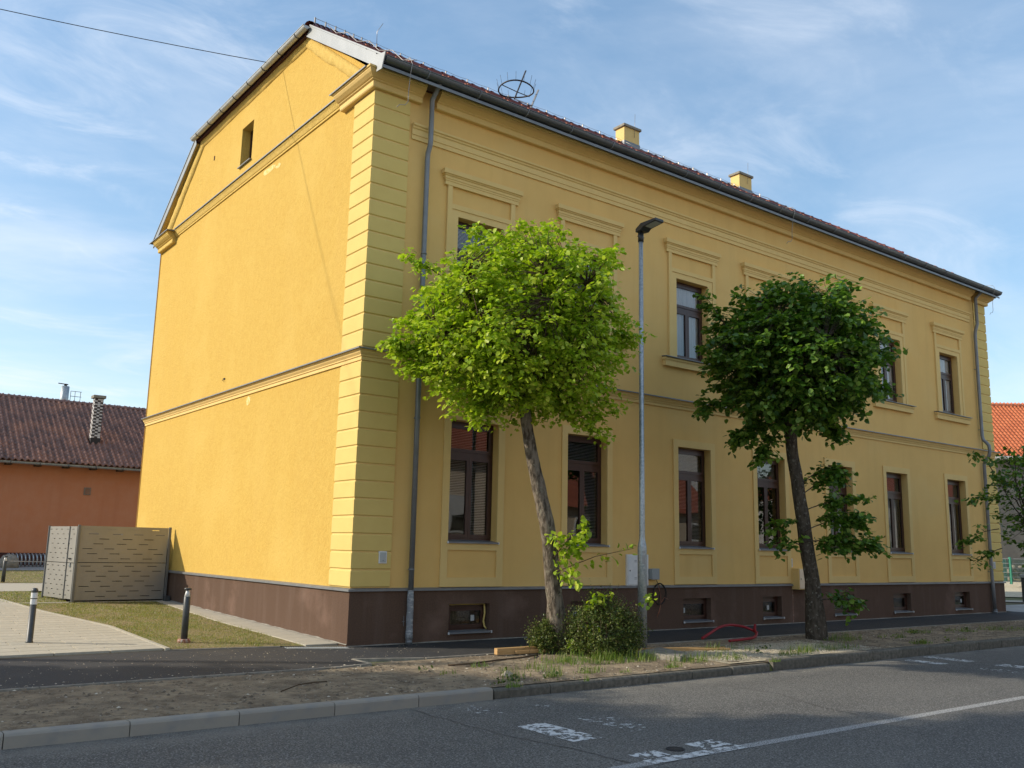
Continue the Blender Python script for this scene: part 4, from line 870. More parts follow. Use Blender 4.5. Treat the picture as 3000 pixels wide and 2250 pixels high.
# downpipes
dp1 = MB().tube([(1.19, -0.50, 10.80), (1.19, -0.40, 10.66), (1.19, -0.17, 10.45), (1.19, -0.17, 9.62), (1.19, -0.155, 9.50), (1.19, -0.085, 9.36), (1.19, -0.075, 9.2), (1.19, -0.075, 5.5), (1.19, -0.10, 5.38), (1.19, -0.19, 5.28), (1.19, -0.19, 5.2), (1.19, -0.09, 5.02), (1.19, -0.075, 4.9), (1.19, -0.085, 0.92)], 0.05, 14).build('downpipe', 'zinc', B)
MB().tube([(1.19, -0.085, 0.95), (1.188, -0.087, 0.8), (1.192, -0.088, 0.6), (1.187, -0.085, 0.45), (1.19, -0.088, 0.3), (1.185, -0.09, 0.18), (1.187, -0.09, 0.085)], [0.052, 0.062, 0.060, 0.064, 0.060, 0.070, 0.066], 18).build('film_wrap', 'plastic_film', dp1)
MB().tube([(1.19, -0.088, 0.09), (1.19, -0.088, 0.0)], 0.062, 14).build('pipe_foot', 'zinc', dp1)
for z in (1.32, 4.1, 7.3): MB().lathe([(0.052, -.012), (0.060, -.012), (0.060, .012), (0.052, .012)], (1.19, -0.077, z), 16).bar((1.19, -0.03, z), (1.19, 0.04, z), .02, .02).box(1.135, 1.245, -.087, -.067, z - .006, z + .006).build('pipe_clip', 'zinc', dp1)
MB().box(1.085, 1.092, -0.05, -0.043, 0.32, 0.50).box(1.06, 1.11, -0.05, -0.043, 0.395, 0.405).build('tie_rod', 'zinc', dp1)
dp2 = MB().tube([(23.13, -0.50, 10.80), (23.13, -0.40, 10.66), (23.13, -0.17, 10.45), (23.13, -0.17, 9.55), (23.13, -0.09, 9.3), (23.13, -0.075, 9.15), (23.13, -0.075, 5.75), (23.13, -0.10, 5.60), (23.13, -0.20, 5.50), (23.13, -0.27, 5.40), (23.13, -0.29, 5.22), (23.13, -0.25, 5.05), (23.13, -0.13, 4.92), (23.13, -0.075, 4.78), (23.13, -0.075, 1.1), (23.13, -0.085, 0.9), (23.13, -0.10, 0.0)], 0.055, 14).build('downpipe', 'zinc', B)
for z in (1.3, 4.0, 5.95, 8.0): MB().box(23.07, 23.19, -.085, -.065, z - .01, z + .01).bar((23.13, -.03, z), (23.13, .04, z), .02, .02).build('pipe_clip', 'zinc', dp2)
MB().lathe([(0.06, 0), (0.075, 0), (0.075, .06), (0.068, .065), (0.068, .10), (0.075, .105), (0.06, .12)], (23.13, -0.10, 0.0), 14).build('pipe_foot', 'zinc', dp2)
# plaster crack on the plinth below the cream cabinet
strip_ = MB(); pts = [(12.62 + 0.015 * noise.noise((z * 7, 2, 0)), z) for z in np.linspace(0.02, 0.93, 14)]
for i in range(13): strip_.add([(pts[i][0] - .006, -.003, pts[i][1]), (pts[i][0] + .009, -.003, pts[i][1]), (pts[i + 1][0] + .009, -.003, pts[i + 1][1]), (pts[i + 1][0] - .006, -.003, pts[i + 1][1])], [(0, 1, 2, 3)])
strip_.build('crack', 'conc_base', B, recalc=False)
# concrete fillet at the foot of the facade
fl = MB(); nn_ = 120; vs = []
for i in range(nn_ + 1):
    x = 0.0 + L * i / nn_; q = 0.02 + 0.018 * abs(noise.noise((x * 1.7, 0, 9))) ; vs += [(x, 0.0, 0.02 + 0.012 * noise.noise((x * 2, 1, 1))), (x, -q - .01, 0.004)]
fl.add(vs, [(2 * i, 2 * i + 2, 2 * i + 3, 2 * i + 1) for i in range(nn_)]); fl.build('base_fillet', 'conc', B, recalc=False)
# ragged mortar line along the gable foot
fl = MB(); vs = []
for i in range(nn_ + 1):
    yy = 9.8 * i / nn_; q = 0.015 + 0.05 * max(0, noise.noise((yy * 2.3, 5, 9))); vs += [(-0.002, yy, zg(yy) + 0.05 + 0.02 * noise.noise((yy * 3, 1, 1))), (-q - .01, yy, zg(yy) + 0.034)]
fl.add(vs, [(2 * i, 2 * i + 2, 2 * i + 3, 2 * i + 1) for i in range(nn_)]); fl.build('base_fillet', 'conc', B, recalc=False)

# cabinets on the wall
c = empty('meter_cabinet', (7.04, 0.0, 1.0), 'large white metal meter cabinet on the facade behind the lamp post', 'cabinet')
MB().box(6.71, 7.37, -0.02, 0.04, 0.985, 1.655).build('housing', 'white', c, bevel=0.004)
MB().box(6.735, 7.345, -0.032, -0.02, 1.01, 1.63).build('door', 'white', c, bevel=0.003)
t = MB()
for z in (1.49, 1.52, 1.12, 1.15):
    for x in (6.92, 7.08): t.box(x, x + .07, -.036, -.032, z, z + .012)
t.build('vent', 'greybox', c); MB().box(6.775, 6.79, -.045, -.032, 1.29, 1.32).build('lock', 'iron', c)
c = empty('junction_box', (7.5, 0, 1.13), 'small grey junction box right of the white meter cabinet', 'junction box')
MB().box(7.40, 7.62, -0.09, 0.035, 1.12, 1.35).build('housing', 'greybox', c, bevel=0.006); MB().box(7.395, 7.625, -0.115, -0.09, 1.115, 1.355).build('lid', 'greybox', c, bevel=0.006)
MB().box(7.625, 7.64, -.08, -.05, 1.20, 1.23).build('gland', 'iron', c)
co = empty('cable_coil', (7.62, -0.08, 0.8), 'loose coil of black cable hanging under the grey junction box', 'cable')
t = MB()
for q, (rx, rz, ph) in enumerate([(0.20, 0.225, 0), (0.19, 0.235, .4), (0.21, 0.22, .9)]):
    t.tube([(7.66 + rx * math.cos(a) + .008 * math.sin(5 * a + q), -0.06 - .015 * q, 0.80 + rz * math.sin(a)) for a in np.linspace(ph, ph + 6.5, 28)], 0.008, 5)
t.tube([(7.56, -.06, 1.12), (7.60, -.07, 1.05), (7.66, -.07, .98), (7.67, -.08, .8), (7.63, -.07, .60)], .007, 5); t.build('cable', 'cable', co)
MB().tube([(7.63, -.07, 1.0), (7.68, -.08, .8), (7.70, -.08, .6), (7.62, -.09, .42), (7.57, -.08, .30)], .006, 5).tube([(7.92, -.09, .68), (7.80, -.09, .72), (7.70, -.08, .62), (7.66, -.08, .45), (7.60, -.1, .36)], .005, 5).build('bare_wire', 'copper', co)
def plate(x0, x1, z0, z1, y_, label):
    c = empty('inspection_plate', ((x0 + x1) / 2, y_, z0), label, 'cover plate', 'small pale cover plates on the facade')
    MB().box(x0, x1, y_ - .012, y_ + .02, z0, z1).build('frame', 'white', c, bevel=.003); MB().box(x0 + .02, x1 - .02, y_ - .02, y_ - .012, z0 + .02, z1 - .02).build('door', 'paper', c, bevel=.003)
    MB().box((x0 + x1) / 2 - .006, (x0 + x1) / 2 + .006, y_ - .024, y_ - .018, z0 + .045, z0 + .057).build('screw', 'iron', c)
    return c
plate(0.545, 0.705, 1.42, 1.635, -0.005, 'pale cover plate on the quoins near the building corner')
plate(12.52, 12.68, 1.40, 1.62, 0.025, 'pale cover plate above the cream cabinet behind the second tree')
plate(23.42, 23.56, 1.40, 1.62, -0.005, 'pale cover plate on the quoins at the far end of the facade')
c = empty('gas_cabinet', (12.85, 0, 0.86), 'cream metal gas cabinet on the facade half hidden by the second tree trunk', 'cabinet')
MB().box(12.60, 13.10, -0.22, 0.035, 0.85, 1.375).build('housing', 'trim', c, bevel=.004); MB().box(12.62, 13.08, -0.235, -0.22, 0.87, 1.355).build('door', 'ivory', c, bevel=.003)
MB().box(12.66, 12.675, -.245, -.235, 1.1, 1.13).build('lock', 'iron', c)

# overhead cable to the half-hip gutter, and its pole outside the view
t = MB(); A_ = Vector((-0.32, 4.89, 12.93)); Bp = Vector((-22, 10.3, 13.9)); pts = []
for i in range(25): s_ = i / 24; p = A_.lerp(Bp, s_); p.z -= 1.5 * 4 * s_ * (1 - s_) * 0.33; pts.append(p)
o = t.tube(pts, 0.009, 5).build('overhead_cable', 'cable'); tag(o, 'single black cable strung from the gable gutter to upper left', 'cable')
pl_ = empty('utility_pole', (-22, 10.3, 0.2), 'wooden utility pole left of the view carrying the overhead cable', 'pole'); MB().tube([(-22, 10.3, 0.2), (-22, 10.3, 14.2)], [.15, .1], 10).build('pole', 'bark', pl_)
MB().bar((-22, 9.9, 13.9), (-22, 10.7, 13.9), .08, .08).build('crossarm', 'bark', pl_)

# ------------------------------------------------------------------ screen fence (perforated panels)
sf_ = empty('screen_fence', (-1.2, 9.78, 0.21), 'two-tier slotted grey metal screen between gate and gable wall', 'fence')
def slotted(a, b, z0, z1, slots, name, parent, th=0.012, m='steel', stag=0.0):
    a = Vector(a); b = Vector(b); l = (b - a).length; d = (b - a) / l; nn = Vector((d.y, -d.x, 0)); t = MB()
    hs = [h for h in slots]
    holed(t, 0, l, z0, z1, hs, lambda u, v, dd: tuple(a + d * u + nn * (-dd) + Vector((0, 0, v))), th)
    holed(t, 0, l, z0, z1, hs, lambda u, v, dd: tuple(a + d * u - nn * th + Vector((0, 0, v))), 0, reveal=False)
    for (u0, v0, u1, v1) in ((0, z0, l, z0), (0, z1, l, z1), (0, z0, 0, z1), (l, z0, l, z1)):
        p0 = a + d * u0 + Vector((0, 0, v0)); p1 = a + d * u1 + Vector((0, 0, v1)); t.add([p0, p1, p1 - nn * th, p0 - nn * th], [(0, 1, 2, 3)])
    return t.build(name, m, parent, recalc=False)
def slots(l, z0, z1, rows, per, wd, hgt=0.015, seed=1):
    rnd = random.Random(seed); out_ = []
    for r in range(rows):
        v = z0 + (z1 - z0) * (r + 0.5) / rows; off = (0.10, 0.62, 0.33, 0.85)[r % 4] * (l / per)
        for k in range(per + 1):
            u = off + k * l / per + rnd.uniform(-.02, .02) - wd / 2
            if 0.05 < u and u + wd < l - 0.05: out_.append((u, u + wd, v, v + hgt))
    return out_
FL = 2.13
slotted((-2.60, 11.52, 0), (-0.02, 11.60, 0), 0.30, 2.04, slots(2.5, .35, 2.0, 14, 5, 0.235, seed=13), 'rear_panel', sf_)
slotted((-2.26, 9.76, 0), (-0.13, 9.84, 0), 1.18, 2.06, slots(FL, 1.2, 2.04, 7, 4, 0.235, seed=3), 'panel', sf_)
slotted((-2.26, 9.76, 0), (-0.13, 9.84, 0), 0.27, 1.165, slots(FL, 0.29, 1.14, 7, 4, 0.235, seed=5), 'panel', sf_)
for p, h in (((-2.30, 9.74), 2.08), ((-0.085, 9.85), 2.08)):
    MB().box(p[0] - .03, p[0] + .03, p[1] - .03, p[1] + .03, 0.20, h).build('post', 'post', sf_, bevel=.004)
    MB().box(p[0] - .07, p[0] + .07, p[1] - .06, p[1] + .06, 0.235, 0.247).build('base_plate', 'post', sf_)
gt_ = empty('gate', (-2.34, 9.74, 0.21), 'pale grey slotted metal gate leaf with black handle, seen edge-on left of the screen', 'gate')
ga, gb_ = Vector((-2.335, 9.80, 0)), Vector((-2.62, 11.50, 0))
GL = (gb_ - ga).length
slotted(gb_, ga, 1.165, 2.04, slots(GL, 1.2, 2.02, 7, 5, 0.11, 0.016, seed=8), 'panel', gt_); slotted(gb_, ga, 0.30, 1.15, slots(GL, 0.32, 1.13, 7, 5, 0.11, 0.016, seed=9), 'panel', gt_)
dd = (gb_ - ga).normalized(); MB().bar((gb_.x, gb_.y, .22), (gb_.x, gb_.y, 2.06), .05, .05).build('post', 'post', gt_)
p = ga + dd * 0.42; MB().bar((p.x - .012, p.y, .28), (p.x - .012, p.y, 2.04), .03, .012).build('stile', 'post', gt_)
p = ga + dd * 0.20; MB().bar((p.x - .05, p.y, 1.26), (p.x - .05, p.y + .13, 1.26), .02, .02).bar((p.x, p.y, 1.26), (p.x - .05, p.y, 1.26), .03, .03).build('handle', 'black', gt_)
MB().box(p.x - .022, p.x - .008, p.y - .02, p.y + .02, 1.05, 1.16).build('lock', 'galv', gt_)
o = MB().box(-.16, -.03, 9.55, 9.72, .22, .36).build('service_box', 'black', None, bevel=.008, origin=(-.1, 9.63, .22)); tag(o, 'small dark box on the slabs at the foot of the screen fence', 'box')

for x_, lab in ((-1.72, 'dark lidded box added behind the left half of the slotted screen to darken its slots'), (-0.62, 'dark lidded box added behind the right half of the slotted screen to darken its slots')):  # dark boxes added behind the screen so that its slots look dark
    c = empty('dark_backing_box', (x_, 10.7, .23), lab, 'container'); MB().box(x_ - .52, x_ + .50, 10.2, 11.2, .30, 1.75).build('body', 'black', c, bevel=.03); MB().box(x_ - .55, x_ + .53, 10.16, 11.24, 1.75, 1.88).build('lid', 'black', c, bevel=.03)
    for q in (-.4, .38):
        for yy in (10.3, 11.1): MB().tube([(x_ + q, yy, .30), (x_ + q, yy, .23)], .05, 8).build('wheel', 'iron', c)
# ------------------------------------------------------------------ bollards
def bollard_light(x, y_, h, label, base=True):
    z = zg(y_) + .03 * (0 if base else 1); r = empty('bollard_light', (x, y_, z), label, 'bollard', 'dark bollard lights with glass tops'); k = 0.055
    if base: MB().lathe([(0, 0), (.105, 0), (.105, .065), (.1, .075), (0, .075)], (x, y_, z), 20).build('socket', 'conc_base', r)
    MB().lathe([(0, 0.0), (k, 0.0), (k, h - .15), (k - .004, h - .146), (0, h - .146)], (x, y_, z), 20).build('post', 'black', r)
    MB().lathe([(k * .92, h - .146), (.026, h - .03), (0, h - .03)], (x, y_, z), 20).build('reflector_cone', 'white', r)
    MB().lathe([(k, h - .146), (k, h - .032)], (x, y_, z), 20).build('lens', 'clear', r, recalc=False)
    MB().lathe([(0, h - .032), (k + .004, h - .032), (k + .004, h - .004), (k - .002, h), (0, h)], (x, y_, z), 20).build('cap', 'black', r)
    return r
bollard_light(-2.313, 1.461, 0.92, 'dark bollard light on a red brick socket in the lawn near the gable')
bollard_light(-2.606, 17.427, 0.78, 'distant dark bollard light at the left edge beyond the gate', False)
x, y_ = -4.561, 2.151; z = zg(y_) + .03
r = empty('bollard', (x, y_, z), 'dark parking bollard with two white reflective bands on the paver path', 'bollard')
MB().lathe([(0, 0), (.058, 0), (.058, .02), (.05, .03), (.05, .60), (0, .60)], (x, y_, z), 20).build('post', 'black', r)
MB().lathe([(.0515, .605), (.0515, .69)], (x, y_, z), 20).build('reflective_band', 'white', r, recalc=False); MB().lathe([(.0515, .705), (.0515, .79)], (x, y_, z), 20).build('reflective_band', 'white', r, recalc=False)
MB().lathe([(0, .60), (.050, .60), (.050, .79), (.054, .795), (.052, .83), (.035, .86), (0, .868)], (x, y_, z), 20).build('head', 'black', r)

# ------------------------------------------------------------------ street lamp
lx, ly = 4.63, -2.52
lp = empty('street_lamp', (lx, ly, -0.02), 'tall galvanised street lamp with black flat head between the two trees', 'street lamp')
MB().lathe([(0, -.1), (.083, -.1), (.083, 1.80), (.078, 1.86), (.058, 1.95), (.054, 1.99), (.052, 2.1), (.040, 7.85), (0, 7.85)], (lx, ly, -0.02), 24).build('pole', 'galv', lp)
hd = MB(); hd.add([(lx - .09, ly + .06, 7.87), (lx + .09, ly + .06, 7.87), (lx + .09, ly + .06, 7.94), (lx - .09, ly + .06, 7.94),
                   (lx - .12, ly - .10, 7.87), (lx + .12, ly - .10, 7.87), (lx + .10, ly - .09, 8.02), (lx - .10, ly - .09, 8.02),
                   (lx - .12, ly - .50, 7.965), (lx + .12, ly - .50, 7.965), (lx + .11, ly - .50, 8.02), (lx - .11, ly - .50, 8.02), (lx - .12, ly - .17, 7.925), (lx + .12, ly - .17, 7.925)],
                  [(0, 1, 2, 3), (0, 4, 5, 1), (4, 12, 13, 5), (12, 8, 9, 13), (8, 11, 10, 9), (3, 2, 6, 7), (7, 6, 10, 11), (0, 3, 7, 4), (4, 7, 12), (12, 7, 11, 8), (1, 5, 6, 2), (5, 13, 6), (13, 9, 10, 6)])
hd.build('lamp_head', 'lamphead', lp, bevel=.008)
MB().add([(lx - .085, ly - .21, 7.922), (lx + .085, ly - .21, 7.922), (lx + .085, ly - .46, 7.953), (lx - .085, ly - .46, 7.953), (lx - .085, ly - .21, 7.94), (lx + .085, ly - .21, 7.94), (lx + .085, ly - .46, 7.97), (lx - .085, ly - .46, 7.97)], [(3, 2, 1, 0), (4, 5, 6, 7), (0, 1, 5, 4), (1, 2, 6, 5), (2, 3, 7, 6), (3, 0, 4, 7)]).build('lens', 'lens', lp)
MB().lathe([(.05, 7.70), (.056, 7.70), (.056, 7.88), (0, 7.88)], (lx, ly, -0.02), 16).bar((lx - .09, ly, 7.78), (lx + .09, ly, 7.78), .015, .015).build('bracket', 'lamphead', lp)
t = MB(); rs = .0845
for a0, a1, z0, z1 in ((-2.4, -1.6, 1.70, 1.735), (-2.35, -1.6, 1.50, 1.66)): t.add([(lx + rs * math.cos(a), ly + rs * math.sin(a), z_) for a in np.linspace(a0, a1, 7) for z_ in (z0, z1)], [(2 * i, 2 * i + 2, 2 * i + 3, 2 * i + 1) for i in range(6)], True)
t.build('sticker', 'verge', lp, recalc=False)
fs_ = MB(); 
fs_.add([(3.74, -3.25, -.06), (3.9, -4.10, -.06), (4.6, -3.66, -.06), (4.66, -2.95, -.06), (3.74, -3.25, 0.075), (3.9, -4.10, .055), (4.56, -3.66, .045), (4.62, -2.95, .07)], [(0, 3, 2, 1), (4, 5, 6, 7), (0, 1, 5, 4), (1, 2, 6, 5), (2, 3, 7, 6), (3, 0, 4, 7)])
o = fs_.build('foundation_slab', 'conc', None, bevel=.02, origin=(4.2, -3.5, -.06)); tag(o, 'old concrete foundation slab lying beside the shrub', 'slab')

# ------------------------------------------------------------------ trees
LEAF_V = [(0, 0, 0), (.5, 0, -.04), (1, 0, -.14), (.22, -.40, .07), (.68, -.34, .02), (.22, .40, .07), (.68, .34, .02)]
LEAF_F = [(0, 3, 4, 1), (1, 4, 2, 2), (0, 1, 6, 5), (1, 2, 6, 6)]
LF = [(0, 3, 1), (3, 4, 1), (1, 4, 2), (0, 1, 5), (5, 1, 6), (1, 2, 6)]
def leaves(P, D, S, rs, droop=0.35):
    """P points, D outward directions, S sizes -> arrays"""
    n = len(P); d = D + rs.normal(0, 0.38, (n, 3)); d[:, 2] -= droop; d /= np.linalg.norm(d, axis=1)[:, None] + 1e-9
    up = np.tile((0, 0, 1.0), (n, 1)) + rs.normal(0, 0.42, (n, 3)); s = np.cross(up, d); s /= np.linalg.norm(s, axis=1)[:, None] + 1e-9
    u = np.cross(d, s); return replicate(LEAF_V, LF, P, d * S[:, None], s * S[:, None], u * S[:, None])
def make_tree(name, base, trunk, rad, centre, radii, leafm, barkm, nclus, per, size, label, seed, extra=None, shape=None, group=None, clus_r=0.20, nlimb=16, leafy_low=1.0):
    rs = np.random.default_rng(seed); rn = random.Random(seed)
    T = empty(name, base, label, 'tree', group)
    pts = [Vector(p) for p in trunk]; fine = []; fr_ = []
    for i in range(len(pts) - 1):
        for k in range(8):
            t = k / 8; p = pts[i].lerp(pts[i + 1], t); fine.append(p + Vector((noise.noise(p * 1.3), noise.noise(p * 1.3 + Vector((9, 0, 0))), 0)) * 0.03)
            fr_.append((rad[i] * (1 - t) + rad[i + 1] * t) * (1 + 0.07 * noise.noise(p * 4 + Vector((seed, 0, 0)))))
    fine.append(pts[-1]); fr_.append(rad[-1])
    tr = MB().tube(fine, fr_, 16)
    for i, v in enumerate(tr.v): q = Vector(v); dlt = noise.noise(q * 9) * 0.012; tr.v[i] = (v[0] + dlt, v[1] + dlt * .5, v[2])
    tr.build('trunk', barkm, T)
    C = Vector(centre); nodes = []; lim = MB()
    top = pts[-1]
    for k in range(nlimb):
        a = 2 * math.pi * (k + rn.random() * .7) / nlimb * 2.0; el = rn.uniform(-0.25, 1.0)
        d = Vector((math.cos(a) * math.cos(el), math.sin(a) * math.cos(el), math.sin(el)))
        start = pts[-2].lerp(top, rn.uniform(0.3, 1.0)); end = C + Vector((d.x * radii[0], d.y * radii[1], d.z * radii[2])) * 0.78
        prev = start; seg = [start]; mid = start.lerp(end, .5) + Vector((0, 0, 0.12)) 
        for t in np.linspace(0.14, 1, 7): p = start.lerp(mid, t).lerp(mid.lerp(end, t), t) + Vector((rn.gauss(0, .03), rn.gauss(0, .03), rn.gauss(0, .03))); seg.append(p)
        lim.tube(seg, list(np.linspace(rad[-1] * .42, .012, len(seg))), 6, caps=False); nodes += seg[1:]
    nn = np.array([tuple(p) for p in nodes]); PP = []; DD = []; SS = []
    cl = []
    while len(cl) < nclus:
        d = rs.normal(0, 1, 3); d /= np.linalg.norm(d); rr = 0.30 + 0.70 * rs.random() ** 0.55
        bulge = 1 + 0.20 * noise.noise(Vector(d * 1.7) + Vector((seed, 0, 0))) + 0.16 * noise.noise(Vector(d * 4.2) + Vector((0, seed, 0)))
        if d[2] < 0 and shape == 'flatbase': d2 = d * np.array([1, 1, .78])
        else: d2 = d
        if noise.noise(Vector(d * 3.1) + Vector((0, 0, seed + rr * 2))) < -0.30 and rr > .6: continue
        p = np.array(C) + d2 * np.array(radii) * rr * bulge
        if shape == 'low_left' and p[0] < 1.0 and p[2] > 6.4 - 0.4 * (1.0 - p[0]) and rs.random() < .7: continue
        cl.append((p, d))
    for ex in (extra or []):
        a = Vector(ex[0]); b = Vector(ex[1]); m_ = a.lerp(b, .55) + Vector((0, 0, ex[3] if len(ex) > 3 else 0.1)); seg = [a.lerp(m_, t).lerp(m_.lerp(b, t), t) for t in np.linspace(0, 1, 7)]
        lim.tube(seg, list(np.linspace(.014, .004, 7)), 5, caps=False)
        for k in range(ex[2]):
            t = 1 - rn.random() ** 1.6 * 0.75; q = a.lerp(m_, t).lerp(m_.lerp(b, t), t); dv = (b - a).normalized(); cl.append((np.array(q) + rs.normal(0, .07, 3), np.array(dv)))
    for ci, (p, d) in enumerate(cl):
        k = np.argmin(((nn - p) ** 2).sum(1)); q = nn[k]; v = p - q; l = np.linalg.norm(v)
        if 0.1 < l < 1.6 and ci < nclus: lim.tube([tuple(q), tuple(q + v * .5 + np.array((0, 0, .04))), tuple(p)], [.011, .007, .003], 3, caps=False)
        tdv = d * .55 + rs.normal(0, .6, 3); tdv[2] *= .6; tdv /= np.linalg.norm(tdv) + 1e-9; tl = rs.uniform(.22, .5); sdv = np.cross(tdv, (0, 0, 1.0)); sdv /= np.linalg.norm(sdv) + 1e-9
        for j in range(per):
            t = (j + .5) / per; q2 = p + tdv * tl * (t - .3) + np.array((0, 0, -.10 * t * t)) + rs.normal(0, .022, 3) + sdv * (.03 if j % 2 else -.03)
            PP.append(q2); DD.append(tdv * .5 + sdv * (.9 if j % 2 else -.9)); SS.append(size * rs.uniform(.65, 1.15))
    lim.build('limbs', 'bark_dark' if barkm == 'bark_dark' else 'twig', T, recalc=False)
    V, F = leaves(np.array(PP), np.array(DD), np.array(SS), rs); V[:, 1] = np.minimum(V[:, 1], -0.06) if centre[1] > -6 and centre[1] < 0 else V[:, 1]
    fast_mesh('crown', V, F, leafm, T)
    return T
t1 = make_tree('linden_tree', (3.0, -2.15, -.02), [(3.02, -2.12, -.1), (2.86, -2.15, .9), (2.60, -2.2, 2.2), (2.32, -2.2, 3.1), (2.12, -2.2, 3.9), (2.0, -2.2, 4.6)], [.21, .14, .13, .115, .10, .085],
               (1.78, -2.3, 5.60), (1.86, 1.86, 1.72), 'leaf1', 'bark', 2500, 13, 0.092, 'left street tree with bright yellow-green crown and leaning grey trunk', 11,
               shape='low_left', extra=[((.8, -1.8, 4.85), (-.02, -1.25, 5.12), 60), ((.8, -1.8, 4.7), (.3, -1.45, 4.75), 34), ((.6, -1.7, 5.4), (.15, -1.3, 5.6), 30), ((.6, -1.9, 6.2), (.1, -1.4, 6.65), 12), ((1.2, -2.1, 6.7), (1.0, -2.1, 7.25), 7), ((1.4, -2.1, 4.5), (1.2, -2.0, 4.0), 40), ((2.3, -2.5, 4.5), (2.6, -2.7, 4.05), 40), ((2.9, -3.1, 5.2), (3.35, -3.45, 5.45), 22),
                      ((2.6, -2.7, 4.5), (3.45, -3.0, 4.25), 16, .1), ((2.5, -2.5, 4.3), (3.2, -2.85, 3.8), 14, .1), ((2.9, -3.0, 6.5), (3.2, -3.3, 6.95), 14), ((2.4, -2.6, 4.5), (3.2, -2.9, 4.05), 14)])
t2 = make_tree('linden_tree', (9.85, -2.6, -.02), [(9.86, -2.58, -.1), (9.70, -2.62, 1.2), (9.32, -2.68, 2.6), (9.05, -2.72, 3.7), (8.90, -2.75, 4.5), (8.8, -2.8, 5.2)], [.24, .155, .138, .125, .115, .09],
               (8.80, -2.95, 5.80), (1.78, 1.80, 1.52), 'leaf2', 'bark_dark', 2150, 12, 0.122, 'right street tree with dense dark green crown and mottled dark trunk', 23,
               extra=[((9.2, -2.8, 2.2), (10.35, -3.4, 2.55), 40, .15), ((9.3, -2.75, 2.0), (10.5, -3.5, 1.95), 55, .1), ((9.2, -2.7, 2.9), (9.95, -3.2, 3.45), 22), ((9.25, -2.7, 2.6), (10.5, -3.4, 2.95), 22, .15), ((9.15, -2.7, 3.1), (9.8, -3.1, 3.6), 14),
                      ((8.6, -2.7, 4.6), (8.0, -2.2, 4.15), 34, -.05), ((8.8, -2.7, 4.4), (8.45, -2.4, 3.75), 22), ((7.9, -2.3, 4.9), (7.25, -1.7, 4.65), 20), ((9.2, -3.0, 4.6), (9.7, -3.3, 4.3), 30), ((9.7, -2.75, .8), (10.45, -3.2, .75), 14, .12), ((9.9, -3.7, 5.7), (10.45, -4.1, 5.9), 12), ((9.9, -3.7, 5.0), (10.5, -4.1, 5.15), 12),
                      ((7.7, -2.2, 6.3), (7.25, -1.9, 7.1), 12), ((9.6, -3.3, 6.8), (9.9, -3.5, 7.45), 14), ((9.2, -2.7, 2.4), (8.85, -2.4, 2.3), 9), ((9.3, -2.7, 1.9), (8.9, -2.5, 1.95), 8)])
t3 = make_tree('linden_tree', (18.1, -3.6, -.02), [(18.1, -3.6, -.1), (18.0, -3.6, 1.0), (17.9, -3.6, 2.0), (17.8, -3.6, 2.9)], [.09, .08, .07, .05],
               (18.25, -3.8, 3.35), (1.2, 1.2, 1.6), 'leaf2', 'bark_dark', 260, 11, 0.12, 'young street tree at the right edge with loose drooping foliage', 31,
               extra=[((17.3, -3.2, 3.2), (16.6, -2.8, 3.3), 8, .1), ((17.3, -3.1, 2.5), (16.5, -2.6, 2.2), 8, .1), ((17.4, -3.1, 2.0), (16.7, -2.7, 1.6), 8), ((17.2, -3.1, 4.0), (16.9, -2.9, 4.45), 6)])
t2.location = t2.location + Vector((-.41, -.28, 0))
# shoots on the left tree's trunk
sh = []; rs = np.random.default_rng(3); PP = []; DD = []; SS = []; tw = MB()
for a, b, n in (((2.66, -2.35, 1.6), (3.08, -2.75, 2.22), 75), ((2.68, -2.38, 1.5), (2.9, -2.8, 1.9), 95), ((2.7, -2.35, 1.35), (3.95, -3.0, 1.78), 30), ((2.68, -2.35, 1.4), (2.85, -2.75, 1.2), 45), ((2.62, -2.32, 1.9), (2.45, -2.7, 1.95), 26)):
    A_, B_ = Vector(a), Vector(b); PP = []; DD = []; SS = []; st_ = MB().tube([A_, A_.lerp(B_, .5) + Vector((0, 0, .06)), B_], [.008, .006, .003], 4).build('shoot', 'twig', t1, recalc=False)
    for k in range(n):
        t = 0.15 + .85 * rs.random(); p = np.array(A_.lerp(B_, t)) + rs.normal(0, .06, 3); PP.append(p); DD.append(np.array(B_ - A_) * .8 + rs.normal(0, .6, 3)); SS.append(rs.uniform(.07, .13))
    V, F = leaves(np.array(PP), np.array(DD), np.array(SS), rs, .5); fast_mesh('leaves', V, F, 'leaf1', st_)


